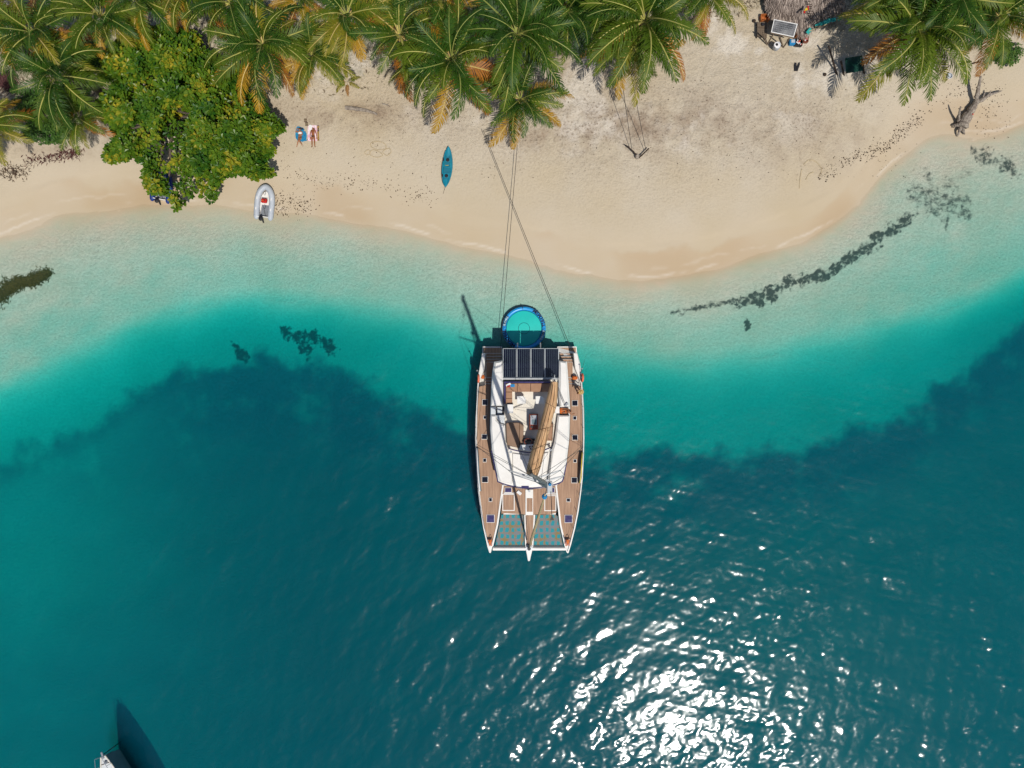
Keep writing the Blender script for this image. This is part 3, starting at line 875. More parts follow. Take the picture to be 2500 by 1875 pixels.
# foredeck lockers
for x0, y0, x1, y1 in ((1226.5, 1206, 1256.5, 1247), (1329, 1209, 1358, 1247.5)):
    l = MB().prism(rect(x0, y0, x1, y1, DECK), DECK + 0.008, DECK + 0.03).build('foredeck_locker', M['gelcoat'], cata)
    MB().prism(rect(x0 + 2, y0 + 2, x1 - 2, y1 - 2, DECK), DECK + 0.03, DECK + 0.045).build('lid', M['teak'], l)
l = MB().prism(rect(1283, 1195, 1301.5, 1257, DECK), DECK + 0.008, DECK + 0.08).build('windlass_locker', M['gelcoat'], cata)
MB().prism(rect(1286, 1216, 1300, 1249, DECK), DECK + 0.08, DECK + 0.095).build('lid', M['teak'], l)
MB().lathe(P(1292, 1198, DECK + 0.08), [(0.09, 0), (0.07, 0.1), (0.1, 0.2)], 12).build('windlass', M['steel'], l)
strip([(1229.5, 1204), (1257, 1204)], 0.08, DECK, DECK + 0.05)
strip([(1329, 1206), (1358, 1206)], 0.08, DECK, DECK + 0.05)

# mast, spreaders and rigging
FOOT = P(1296, 1160, ROOF + 0.1); GN = P(1297, 1162, 5.6); TOP = P(1342, 1189, 24.6)
def on_mast(z):
    return GN + (TOP - GN) * ((z - GN.z) / (TOP.z - GN.z))
mast = MB().tube([on_mast(ROOF + 0.05), on_mast(8), on_mast(14), on_mast(20), on_mast(24.6)], [0.17, 0.17, 0.165, 0.15, 0.12], 12, flat=1.3).build('mast', M['alloy'], cata, 40)
mh = MB().rbox(TOP + Vector((0, 0, 0.05)), (0.26, 0.62, 0.12), 0.03).build('masthead', M['alloy'], mast)
MB().tube([TOP + Vector((0.05, -0.2, 0.1)), TOP + Vector((0.1, -1.35, 0.25))], 0.018, 5).add([TOP + Vector(v) for v in ((0.1, -1.3, 0.27), (0.0, -1.62, 0.27), (0.2, -1.62, 0.27))], [(0, 1, 2)]).build('wind_vane', M['dark'], mast)
MB().lathe(TOP + Vector((0, 0.15, 0.1)), [(0.07, 0), (0.09, 0.06), (0.06, 0.14)], 10).build('masthead_light', M['blue'], mast)
tips = {}
for z, lx, ly, rx, ry in ((12.0, 1240.4, 1147.5, 1367.7, 1148.5), (18.0, 1252, 1158, 1379, 1161)):
    for s, (tx, ty) in ((-1, (lx, ly)), (1, (rx, ry))):
        a = on_mast(z); t = P(tx, ty, z + 0.15)
        tips[(z, s)] = t
        MB().tube([a, (a + t) / 2, t], [0.07, 0.06, 0.04], 8, flat=0.4).build('spreader', M['alloy'], mast)
CP = {-1: P(1163.5, 1089, 1.9), 1: P(1424, 1090, 1.9)}
for s in (-1, 1):
    MB().tube([CP[s], tips[(12.0, s)]], 0.016, 5).build('shroud', M['wire'], mast)
    MB().tube([tips[(12.0, s)], tips[(18.0, s)]], 0.014, 5).build('shroud', M['wire'], mast)
    MB().tube([tips[(18.0, s)], on_mast(23.5)], 0.014, 5).build('shroud', M['wire'], mast)
    MB().tube([CP[s] + Vector((0, -0.1, 0)), on_mast(11.5)], 0.016, 5).build('shroud', M['wire'], mast)
    MB().tube([CP[s] + Vector((0, 0.15, 0)), on_mast(17.5)], 0.014, 5).build('shroud', M['wire'], mast)
    MB().tube([tips[(12.0, s)], on_mast(17.8)], 0.012, 5).build('shroud', M['wire'], mast)
STEM = P(1291.5, 1338, 1.9)
HOUND = on_mast(22.8) + Vector((0, -0.12, 0))
MB().tube([STEM, HOUND], 0.02, 6).build('forestay', M['wire'], mast)
jib = MB().tube([STEM + (HOUND - STEM) * t for t in (0.03, 0.2, 0.5, 0.8, 0.93)], [0.06, 0.11, 0.10, 0.07, 0.04], 10).build('furled_jib', M['rope'], mast, True)
MB().lathe(STEM + Vector((0, 0, 0.15)), [(0.1, 0), (0.14, 0.05), (0.14, 0.14), (0.1, 0.18)], 14).build('furling_drum', M['black'], mast)
ib = STEM + (HOUND - STEM) * 0.9
MB().lathe(ib, [(0.05, -0.15), (0.16, 0), (0.14, 0.2), (0.04, 0.3)], 10).build('head_swivel', M['blue'], mast)
# halyards and lazy jacks
for a, z, q in ((P(1350, 938, 6.2), 17.5, 0), (P(1326, 1045, 6.3), 12.5, 0), (P(1312, 1100, 6.3), 12.5, 0), (P(1338, 1060, 6.3), 12.5, 0), (P(1330, 1098, 6.3), 12.5, 0), (P(1345, 1040, 4.0), 7, 0), (P(1270, 1100, 4.0), 7, 0), (P(1347, 1092, 4.0), 7.5, 0), (P(1355, 935, 5.7), 24.3, 0)):
    MB().tube([a, on_mast(z)], 0.011, 4).build('halyard', M['line'], mast)
# boom and stack-pack sail bag
BA = P(1354, 930, 5.2); BF = GN.copy()
boom = MB().tube([BA, BF], 0.13, 10).build('boom', M['alloy'], cata, True)
edgeL = [(1346, 931), (1336, 969), (1321, 1028.5), (1309, 1068), (1295, 1110), (1285.5, 1152), (1289, 1160)]
edgeR = [(1362.5, 933), (1360, 988), (1350.5, 1018.5), (1339, 1066), (1333, 1090), (1321.5, 1139), (1312, 1166)]
vs, fs = [], []
eL = smoothed([P(x, y, 5.75) for x, y in edgeL], 8); eR = smoothed([P(x, y, 5.75) for x, y in edgeR], 8)
nseg = min(len(eL), len(eR)); K = 10
for i in range(nseg):
    a, c = eL[i], eR[i]
    h = 0.42 + 0.35 * i / nseg
    for k in range(K + 1):
        t = k / K
        w = math.sin(math.pi * t)
        fold = 0.022 * math.sin(t * 9 + i * 0.12) * w + 0.008 * math.sin(i * 0.9 + k)
        p = a.lerp(c, t)
        vs.append(Vector((p.x, p.y, 5.35 + h * w ** 0.55 + fold)))
for i in range(nseg - 1):
    for k in range(K):
        q = i * (K + 1) + k
        fs.append((q, q + 1, q + K + 2, q + K + 1))
bot = len(vs)
for i in range(nseg):
    p = eL[i].lerp(eR[i], 0.5); vs.append(Vector((p.x, p.y, 5.1)))
for i in range(nseg - 1):
    fs.append((i * (K + 1), (i + 1) * (K + 1), bot + i + 1, bot + i))
    fs.append((i * (K + 1) + K, bot + i, bot + i + 1, (i + 1) * (K + 1) + K))
bag = MB().add(vs, fs).build('sail_bag', M['canvas'], boom, 60)
for t in (0.32, 0.66):
    MB().tube([Vector(vs[i * (K + 1) + int(t * K)]) + Vector((0, 0, 0.02)) for i in range(2, nseg - 2, 2)], 0.014, 4).build('seam', M['seam'], boom)
for i in (10, 20, 30, 40):
    if i < nseg:
        MB().tube([Vector(vs[i * (K + 1) + k]) + Vector((0, 0, 0.02)) for k in range(K + 1)], 0.014, 4).build('strap', M['seam'], boom)
# boom-end blocks and mainsheet
for dx, dy in ((-0.3, 0.1), (0.25, 0.05), (0.0, 0.35)):
    MB().tube(smoothed([BA, BA + Vector((dx * 0.5, dy + 0.1, 0.1)), BA + Vector((dx, dy, -0.3)), P(1356 + dx * 20, 924, SZ + 0.2)], 5), 0.025, 5).build('mainsheet', M['alloy'], boom)
MB().tube([P(1361, 945, 5.4), P(1376, 985, 4.1)], 0.014, 4).build('sheet', M['line'], boom)
MB().tube([P(1363, 945, 5.4), P(1379, 984, 4.1)], 0.014, 4).build('sheet', M['line'], boom)
# winches
for x, y in ((1380, 990), (1384, 986), (1247, 1103), (1345, 1098)):
    MB().lathe(P(x, y, COAM - 0.05), [(0.1, 0), (0.07, 0.08), (0.1, 0.2), (0.08, 0.22)], 12).build('winch', M['steel'], cata)
# stanchions and lifelines
for side, pts in ((-1, [(1168.5, 912), (1163, 990), (1162, 1045), (1163, 1095), (1165, 1150), (1169, 1199), (1175, 1245), (1184, 1292), (1190, 1318)]),
                  (1, [(1419.5, 914), (1424, 994), (1424.5, 1045), (1423.5, 1100), (1420.5, 1168), (1415, 1210), (1409, 1250), (1400, 1292), (1392, 1318)])):
    for x, y in pts:
        MB().tube([P(x, y, DECK), P(x, y, DECK + 0.68)], 0.016, 6).build('stanchion', M['steel'], cata)
    for h in (0.34, 0.66):
        MB().tube([P(x, y, DECK + h) for x, y in pts], 0.009, 4).build('lifeline', M['wire'], cata)
# ------------------------------------------------------------------ things aboard and around the catamaran
def lifebuoy(px, py, label):
    c = P(px, py, DECK + 0.45)
    t = thing('lifebuoy', label, 'lifebuoy', c, 'lifebuoys on the stern rails')
    pts = [c + Vector((0.03 * math.sin(a), 0.28 * math.cos(a), 0.28 * math.sin(a))) for a in [R(-60 + k * 15) for k in range(21)]]
    MB().tube(pts, 0.085, 8, flat=1.0).build('ring', M['buoy'], t, True)
    MB().rbox(c + Vector((0.0, 0, 0.02)), (0.1, 0.12, 0.5), 0.02).build('holder', M['white'], t)
lifebuoy(1168, 924, 'coral horseshoe lifebuoy on the port stern rail')
lifebuoy(1421.5, 922, 'coral horseshoe lifebuoy on the starboard stern rail')
for x0, y0, x1, y1, lb in ((1174, 915, 1183, 925, 'orange dry bag beside the port cockpit steps'), (1397, 918, 1410, 927, 'orange dry bag beside the starboard cockpit steps')):
    o = MB().rbox(P((x0 + x1) / 2, (y0 + y1) / 2, 1.75), ((x1 - x0) * 0.033, (y1 - y0) * 0.033, 0.3), 0.08).build('dry_bag', M['orange'])
    tag(o, lb, 'bag', 'orange dry bags by the cockpit')
def rod(a, b_, lb):
    t = thing('fishing_rod', lb, 'fishing rod', a, 'fishing rods in the stern holders')
    MB().tube([a, a + (b_ - a) * 0.25], 0.022, 6).build('grip', M['dark'], t)
    MB().tube([a + (b_ - a) * 0.25, b_], [0.012, 0.005], 5).build('blank', M['line'], t)
    MB().lathe(a + (b_ - a) * 0.22, [(0.05, -0.04), (0.07, 0), (0.05, 0.06)], 10).build('reel', M['steel'], t)
rod(P(1168, 909, 2.2), P(1153, 889, 4.2), 'thin fishing rod leaning out over the port quarter')
rod(P(1418.5, 909, 2.2), P(1431, 866, 4.2), 'thin fishing rod leaning out over the starboard quarter')
# boards stowed on edge along the rails
def slab_board(pts, lb, mats):
    """long thin board standing on its edge"""
    q = smoothed([P(x, y, DECK) for x, y in pts], 6)
    t = thing('paddle_board', lb, 'paddle board', q[len(q) // 2], 'paddle boards stowed along the rails')
    n = len(q)
    for k, mt in enumerate(mats):
        vs, fs = [], []
        for i, p in enumerate(q):
            h = 0.62 * math.sin(math.pi * (0.05 + 0.9 * i / (n - 1))) ** 0.45
            x0 = p.x + (k - len(mats) / 2) * 0.075
            vs += [(x0, p.y, DECK + 0.05), (x0 + 0.07, p.y, DECK + 0.05), (x0 + 0.07, p.y, DECK + 0.05 + h), (x0, p.y, DECK + 0.05 + h)]
        for i in range(n - 1):
            for c in range(4):
                d = (c + 1) % 4
                fs.append((i * 4 + c, i * 4 + d, i * 4 + 4 + d, i * 4 + 4 + c))
        fs.append((3, 2, 1, 0)); fs.append(tuple(4 * (n - 1) + c for c in range(4)))
        MB().add(vs, fs).build('deck_pad' if k == 1 else 'shell', M[mt], t)
slab_board([(1165.5, 1094), (1168, 1130), (1170, 1165), (1173.5, 1198)], 'white paddle board stowed on edge along the port rail', ('white', 'hullgrey'))
slab_board([(1420.5, 1104), (1418.5, 1130), (1417.5, 1155), (1415, 1178)], 'black and yellow paddle boards stowed on edge along the starboard rail', ('dark', 'yellow', 'white'))
# towels, magazines and loose gear
t = thing('folded_magazines', 'blue, white and red magazines dropped on the flybridge sofa', 'magazines', P(1246, 941, 3.85))
for x, y, w, h, rz, mt, k in ((1251, 941.5, 0.36, 0.22, 0.05, 'blue', 0), (1241, 939, 0.40, 0.16, 0.45, 'white', 1), (1242, 943, 0.26, 0.13, 0.4, 'red', 2)):
    MB().box(P(x, y, 3.86 + 0.02 * k), (w, h, 0.02), rz).build('magazine', M[mt], t)
o = MB().rbox(P(1267.5, 1203, DECK + 0.06), (0.40, 0.26, 0.08), 0.03, R(-38)).build('white_cushion', M['white'])
tag(o, 'small white cushion lying on the foredeck beside the locker', 'cushion')

# ------------------------------------------------------------------ round floating platform
fc = P(1279.3, 801.7, 0.28)
plat = thing('floating_platform', 'round blue and turquoise inflatable platform floating behind the catamaran stern', 'inflatable platform', P(1279.3, 801.7, 0.0))
M['ringblue'] = pmat('blue_inflatable', lin('22a0e4', 0.82), lin('1a92d8', 0.8), 1.2, 0.35, spec=0.5)
M['ringturq'] = pmat('turquoise_mesh_floor', lin('14d3c4', 0.75), lin('10c4b8', 0.74), 0.8, 0.55)
M['navy'] = pmat('navy_print', lin('0a1240', 0.7), lin('0c1648', 0.7), 5, 0.6)
M['paleblue'] = pmat('pale_print', lin('bfe6f2', 0.8), lin('a8d8ea', 0.8), 5, 0.6)
RO = 1.80; RT = 0.17
nseg = 72
rp = [fc + Vector(((RO - RT) * math.cos(2 * math.pi * k / nseg), (RO - RT) * math.sin(2 * math.pi * k / nseg), 0)) for k in range(nseg)]
ring = MB().tube(rp, RT, 14, closed=True).build('tube_ring', M['ringblue'], plat, True)
MB().lathe(fc + Vector((0, 0, -0.14)), [(1.50, 0), (1.52, 0.10), (1.48, 0.16), (1.44, 0.17)], 64).build('floor', M['ringturq'], plat, 30)
MB().tube([fc + Vector((0.46 * math.cos(a), 0.46 * math.sin(a), 0.035)) for a in [k * math.pi / 24 for k in range(48)]], 0.014, 4, closed=True).build('floor_circle', M['navy'], plat)
MB().tube([fc + Vector((1.45 * math.cos(a), 1.45 * math.sin(a), 0.03)) for a in [k * math.pi / 36 for k in range(72)]], 0.016, 4, closed=True).build('rim_seam', M['navy'], plat)
a = R(94)
MB().prism([(fc.x + 1.80 * math.cos(a + d), fc.y + 1.80 * math.sin(a + d)) for d in (-0.022, 0.022)] + [(fc.x + 1.48 * math.cos(a), fc.y + 1.48 * math.sin(a))], 0.40, 0.457).build('ring_seam', M['navy'], plat)
def ring_text(txt, a0, step, size, mat, name, r=1.63, z=0.462):
    for i, ch in enumerate(txt):
        if ch == ' ':
            continue
        cu = bpy.data.curves.new(name, 'FONT')
        cu.body = ch; cu.size = size; cu.align_x = 'CENTER'; cu.align_y = 'CENTER'; cu.extrude = 0.004; cu.resolution_u = 2
        cu.offset = 0.012
        tmp = bpy.data.objects.new('tmp', cu)
        C.objects.link(tmp)
        dg = bpy.context.evaluated_depsgraph_get()
        me_ = bpy.data.meshes.new_from_object(tmp.evaluated_get(dg))
        bpy.data.objects.remove(tmp)
        ang = a0 - step * i
        o = bpy.data.objects.new(name, me_)
        me_.materials.clear(); me_.materials.append(M[mat])
        C.objects.link(o)
        place(o, Vector((fc.x + r * math.cos(ang), fc.y + r * math.sin(ang), z)), plat)
        o.rotation_euler = (0, 0, ang - math.pi / 2)
ring_text('MEGACHILL', R(58), R(6.4), 0.37, 'navy', 'letter')
ring_text('MEGACHILL', R(238), R(6.4), 0.37, 'navy', 'letter')
def bolt(ang):
    c = Vector((fc.x + 1.63 * math.cos(ang), fc.y + 1.63 * math.sin(ang), 0))
    e = Vector((math.cos(ang), math.sin(ang), 0)); t_ = Vector((-e.y, e.x, 0))
    pts = [c + e * x + t_ * y for x, y in ((0.12, 0.05), (-0.03, 0.03), (0.0, -0.01), (-0.12, -0.05), (0.03, -0.03), (0.0, 0.01))]
    MB().prism([(p.x, p.y) for p in pts], 0.42, 0.462).build('bolt_mark', M['navy'], plat)
def arc_badge(a0, a1):
    n = 10; pts = []
    for k in range(n + 1):
        q = a0 + (a1 - a0) * k / n
        pts.append((fc.x + 1.735 * math.cos(q), fc.y + 1.735 * math.sin(q)))
    for k in range(n, -1, -1):
        q = a0 + (a1 - a0) * k / n
        pts.append((fc.x + 1.525 * math.cos(q), fc.y + 1.525 * math.sin(q)))
    MB().prism(pts, 0.40, 0.458).build('logo_badge', M['navy'], plat)
for base in (0, 180):
    bolt(R(base - 2)); arc_badge(R(base - 6), R(base - 37))
    ring_text('SUNCHILL', R(base - 9), R(3.6), 0.21, 'paleblue', 'logo_letter', z=0.466)

# ------------------------------------------------------------------ mooring lines from the beach to the sterns
def rope(name, a, b_, r, sag, mat, label, n=24, group=None):
    pts = []
    for i in range(n + 1):
        t_ = i / n
        p = a.lerp(b_, t_); p.z -= sag * 4 * t_ * (1 - t_)
        pts.append(p)
    o = MB().tube(pts, r, 5).build(name, M[mat])
    return tag(o, label, 'rope', group)
rope('mooring_line', G(1180, 318, 0.9), P(1392, 846, 0.95), 0.022, 0.25, 'line', 'dark mooring line crossing the beach to the starboard stern', group='stern mooring lines')
rope('mooring_line', G(1263, 355, 0.9), P(1222, 850, 0.95), 0.022, 0.25, 'line', 'dark mooring line running from the small palm to the port stern', group='stern mooring lines')

# ------------------------------------------------------------------ inflatable dinghies
M['hypalon'] = pmat('pale_grey_hypalon', lin('c3c8ce', 0.8), lin('b2b8bf', 0.78), 1.5, 0.5, spec=0.4)
M['hypblue'] = pmat('navy_blue_hypalon', lin('163c8c', 0.75), lin('122f74', 0.72), 1.5, 0.5)
M['floorgrey'] = pmat('grey_floor', lin('8b9096', 0.75), lin('7c8187', 0.72), 3, 0.7)
def dinghy(name, label, mat, bow, stern_l, stern_r, r=0.24, inner=True):
    """bow, stern_l, stern_r are ground pixels of the tube centre line"""
    zb = 0.36
    b0 = G(*bow); zg = b0.z
    def pt(x, y, k=0.0):
        g = G(x, y)
        return P(x, y, max(g.z, 0.0) + r + k)
    sl, sr = pt(*stern_l), pt(*stern_r)
    bw = pt(*bow, 0.12)
    fwd = (bw - (sl + sr) / 2); fwd.z = 0; L_ = fwd.length; fwd.normalize()
    side = Vector((fwd.y, -fwd.x, 0)); hw = (sr - sl).length / 2
    mid = (sl + sr) / 2
    def loc(u, v, z=0.0):
        return Vector((mid + fwd * u * L_ + side * v * hw).to_tuple()[:2] + (mid.z + (bw.z - mid.z) * u + z,))
    prof = [(0.0, -1.0), (0.2, -1.03), (0.45, -1.05), (0.66, -0.98), (0.82, -0.8), (0.93, -0.5), (0.985, -0.2), (1.0, 0), (0.985, 0.2), (0.93, 0.5), (0.82, 0.8), (0.66, 0.98), (0.45, 1.05), (0.2, 1.03), (0.0, 1.0)]
    t = thing(name, label, 'dinghy', Vector((mid.x, mid.y, mid.z - r)))
    q = smoothed([loc(u, v) for u, v in prof], 5)
    rad = [r] * len(q); 
    q = [q[0] - fwd * 0.24, q[0] - fwd * 0.12] + q + [q[-1] - fwd * 0.12, q[-1] - fwd * 0.24]
    rad = [r * 0.35, r * 0.8] + rad + [r * 0.8, r * 0.35]
    MB().tube(q, rad, 14).build('tube', M[mat], t, 50)
    if not inner:
        pass
    fl = [loc(u, v * 0.80, -0.08) for u, v in ((0.02, -1), (0.5, -1.0), (0.72, -0.85), (0.86, -0.4), (0.90, 0), (0.86, 0.4), (0.72, 0.85), (0.5, 1.0), (0.02, 1))]
    MB().prism([(p.x, p.y) for p in fl], mid.z - r * 0.9, mid.z - r * 0.35).build('floor', M['gelcoat'], t)
    fp = [loc(u, v) for u, v in ((0.04, -0.5), (0.42, -0.5), (0.42, 0.55), (0.04, 0.55))]
    MB().prism([(p.x, p.y) for p in fp], mid.z - r * 0.35, mid.z - r * 0.3).build('floor_mat', M['floorgrey'], t)
    bl = [loc(u, v) for u, v in ((0.66, -0.62), (0.83, -0.32), (0.88, 0), (0.83, 0.32), (0.66, 0.62))]
    MB().prism([(p.x, p.y) for p in bl], mid.z - r * 0.4, mid.z + r * 0.55, 0.03).build('bow_locker', M['gelcoat'], t)
    tr_c = loc(0.0, 0)
    ang = math.atan2(side.y, side.x)
    MB().rbox((tr_c.x, tr_c.y, mid.z + 0.02), (hw * 2 * 0.8, 0.06, 0.42), 0.015, ang).build('transom', M['gelcoat'], t)
    MB().tube(smoothed([loc(0.72, -0.05, 0.15), loc(0.78, -0.16, 0.16), loc(0.83, 0.0, 0.17), loc(0.76, 0.13, 0.16), loc(0.70, 0.02, 0.15)], 6), 0.012, 4).build('painter_line', M['line'], t)
    eng = MB().rbox((loc(-0.07, -0.18).x, loc(-0.07, -0.18).y, mid.z + 0.32), (0.30, 0.42, 0.32), 0.10, ang).build('outboard_engine', M['black'], t, 40)
    MB().tube([loc(-0.05, -0.15, 0.15), loc(-0.16, -0.05, -0.15), loc(-0.17, -0.04, -0.45)], [0.07, 0.06, 0.05], 8).build('leg', M['black'], eng)
    MB().tube([loc(-0.03, -0.2, 0.36), loc(0.14, -0.42, 0.34)], 0.022, 6).build('tiller', M['dark'], eng)
    MB().tube(smoothed([loc(0.42, 0.0, -0.02), loc(0.33, 0.2, 0.0), loc(0.28, 0.0, 0.0), loc(0.34, -0.12, 0.0), loc(0.2, 0.05, -0.02), loc(0.02, 0.3, 0.05)], 6), 0.012, 4).build('fuel_hose', M['line'], t)
    for u, v in ((0.25, -1.06), (0.6, -1.02), (0.25, 1.06), (0.6, 1.02)):
        MB().rbox(loc(u, v, r * 0.95), (0.22, 0.10, 0.05), 0.02, ang + math.pi / 2).build('grab_handle', M['white'], t)
    return t, loc, ang
d1, loc, ang = dinghy('inflatable_dinghy', 'pale grey inflatable dinghy with black outboard, bow run up on the sand', 'hypalon', (649, 456.5), (626.5, 527), (660, 533))
ft = thing('fuel_tank', 'red plastic fuel tank standing inside the grey dinghy', 'fuel tank', loc(0.53, -0.02, -0.1))
c = loc(0.53, -0.02, 0.10)
MB().rbox(c, (0.48, 0.34, 0.26), 0.06, ang).build('tank', M['red'], ft)
MB().lathe(c + Vector((0.05, 0.02, 0.13)), [(0.05, 0), (0.05, 0.04), (0.03, 0.05)], 10).build('cap', M['black'], ft)
MB().rbox(c + Vector((-0.08, 0, 0.14)), (0.18, 0.05, 0.04), 0.01, ang).build('handle', M['orange'], ft)
d2, loc2, ang2 = dinghy('inflatable_dinghy', 'navy blue inflatable dinghy half hidden under the big leafy tree', 'hypblue', (398, 418), (372, 486), (411, 488), r=0.22)
o = MB().rbox(loc2(0.28, 0.25, 0.15), (0.5, 0.3, 0.25), 0.08, ang2).build('orange_bag', M['orange'])
tag(o, 'orange bag lying in the navy dinghy under the tree', 'bag')

# ------------------------------------------------------------------ kayak
M['kayak'] = pmat('teal_blue_polyethylene', lin('1c93ab', 0.75), lin('168299', 0.72), 1.6, 0.4, spec=0.45)
M['kayakd'] = pmat('deep_teal_polyethylene', lin('177e95', 0.7), lin('126c80', 0.68), 2, 0.5)
ka, kb = G(1095.5, 359, 0.0), G(1088.5, 461, 0.0)
kz = (ka.z + kb.z) / 2
kay = thing('kayak', 'teal two-seat sit-on-top kayak lying on the sand', 'kayak', (ka + kb) / 2)
ax = (kb - ka); KL = ax.length; ax.normalize(); sx = Vector((-ax.y, ax.x, 0)).normalized()
sx = Vector((abs(sx.x), sx.y if sx.x > 0 else -sx.y, 0))
def kp(u, v, z):
    w = 0.455 * max(0.0, math.sin(math.pi * min(max(u, 0), 1))) ** 0.6
    p = ka + ax * (u * KL) + sx * (v * w)
    return Vector((p.x, p.y, kz + z))
vs, fs = [], []
NU, NV = 40, 12
for i in range(NU + 1):
    u = i / NU
    rise = 0.16 * (2 * abs(u - 0.5)) ** 3
    for k in range(NV):
        a = 2 * math.pi * k / NV
        v = math.cos(a); s_ = math.sin(a)
        z = 0.19 + rise + (0.14 * s_ if s_ > 0 else 0.19 * s_)
        vs.append(kp(u, v, max(z, 0.0 + rise * 0.5)))
for i in range(NU):
    for k in range(NV):
        l = (k + 1) % NV
        fs.append((i * NV + k, i * NV + l, (i + 1) * NV + l, (i + 1) * NV + k))
MB().add(vs, fs).build('hull', M['kayak'], kay, True)
def kslab(u0, u1, v0, v1, z0, z1, mat, name, n=8):
    pts = [kp(u0 + (u1 - u0) * k / n, v0, 0) for k in range(n + 1)] + [kp(u1 + (u0 - u1) * k / n, v1, 0) for k in range(n + 1)]
    return MB().prism([(p.x, p.y) for p in pts], kz + z0, kz + z1, 0.01).build(name, M[mat], kay)
gw = MB()
gw.tube([kp(u, 0.80, 0.32 + 0.16 * (2 * abs(u - 0.5)) ** 3) for u in np.linspace(0.12, 0.92, 24)], 0.035, 6)
gw.tube([kp(u, -0.80, 0.32 + 0.16 * (2 * abs(u - 0.5)) ** 3) for u in np.linspace(0.12, 0.92, 24)], 0.035, 6)
gw.build('gunwale', M['kayak'], kay)
kslab(0.17, 0.29, -0.55, 0.55, 0.30, 0.345, 'kayakd', 'foot_well')
kslab(0.38, 0.50, -0.5, 0.5, 0.30, 0.345, 'kayakd', 'seat')
kslab(0.52, 0.66, -0.6, 0.6, 0.30, 0.35, 'kayakd', 'seat')
kslab(0.77, 0.88, -0.6, 0.6, 0.30, 0.36, 'kayakd', 'tank_well')
for u in (0.33, 0.72):
    MB().lathe(kp(u, 0.05, 0.335), [(0.15, 0), (0.15, 0.025), (0.11, 0.035)], 18).build('hatch_cover', M['black'], kay)
    MB().rbox(kp(u, -0.78, 0.35), (0.08, 0.26, 0.06), 0.02).build('carry_handle', M['black'], kay)
MB().rbox(kp(0.465, 0.0, 0.37), (0.26, 0.03, 0.02), 0.005).build('seat_strap', M['yellow'], kay)
for k in range(3):
    for v in (-0.55, 0.55):
        MB().rbox(kp(0.40 + 0.035 * k, v, 0.36), (0.05, 0.05, 0.03), 0.01).build('foot_rest', M['turq'], kay)
MB().tube([kp(0.99, 0, 0.25), G(1084, 466, 0.02), G(1082, 473, 0.02)], 0.012, 4).build('tow_line', M['line'], kay)

# ------------------------------------------------------------------ people
M['skin1'] = pmat('tanned_skin', lin('b47a55', 0.72), lin('a56b47', 0.7), 6, 0.6)
M['skin2'] = pmat('brown_tanned_skin', lin('a8683f', 0.72), lin('985b36', 0.7), 6, 0.55)
M['hair'] = pmat('black_hair', lin('1a1314', 0.8), lin('241a18', 0.8), 15, 0.6, 0.4, 40)
M['hairb'] = pmat('brown_hair', lin('4a2f20', 0.8), lin('3a2418', 0.8), 15, 0.6, 0.4, 40)
M['straw'] = pmat('straw', lin('d9b878', 0.78), lin('c4a05e', 0.75), 25, 0.9, 0.5, 60)
def skin_mesh(name, verts, edges, root, mat, parent, sub=2, off=Vector((0, 0, 0))):
    """verts: list of (pos, (rx, ry)); grown by the Skin modifier, then baked"""
    me_ = bpy.data.meshes.new(name)
    me_.from_pydata([tuple(v[0]) for v in verts], edges, [])
    o = bpy.data.objects.new(name, me_)
    C.objects.link(o)
    md = o.modifiers.new('skin', 'SKIN'); md.use_smooth_shade = True
    sv = me_.skin_vertices[0].data
    for i, v in enumerate(verts):
        r_ = v[1] if isinstance(v[1], tuple) else (v[1], v[1])
        sv[i].radius = r_
        sv[i].use_root = (i == root)
    o.modifiers.new('sub', 'SUBSURF').levels = sub
    o.modifiers['sub'].render_levels = sub
    dg = bpy.context.evaluated_depsgraph_get()
    me2 = bpy.data.meshes.new_from_object(o.evaluated_get(dg))
    bpy.data.objects.remove(o)
    me2.name = name
    me2.materials.clear(); me2.materials.append(M[mat])
    o = bpy.data.objects.new(name, me2)
    C.objects.link(o)
    place(o, WORLD[parent] + off, parent)
    return o
def hand(vl, el, wrist, d, side, up):
    """palm and five fingers grown from a wrist vertex index"""
    w = Vector(vl[wrist][0]); d = d.normalized(); side = side.normalized()
    vl.append((w + d * 0.045, (0.036, 0.018))); p0 = len(vl) - 1; el.append((wrist, p0))
    vl.append((w + d * 0.09, (0.038, 0.016))); p1 = len(vl) - 1; el.append((p0, p1))
    for k, (o_, ln) in enumerate(((-0.030, 0.065), (-0.010, 0.078), (0.010, 0.074), (0.030, 0.058))):
        vl.append((w + d * 0.115 + side * o_, 0.0095)); a = len(vl) - 1; el.append((p1, a))
        vl.append((w + d * (0.115 + ln * 0.55) + side * o_ * 1.15 - up * 0.006, 0.0085)); b2 = len(vl) - 1; el.append((a, b2))
        vl.append((w + d * (0.115 + ln) + side * o_ * 1.2 - up * 0.018, 0.0075)); c2 = len(vl) - 1; el.append((b2, c2))
    vl.append((w + d * 0.07 - side * 0.055, 0.011)); a = len(vl) - 1; el.append((p0, a))
    vl.append((w + d * 0.105 - side * 0.068, 0.009)); b2 = len(vl) - 1; el.append((a, b2))
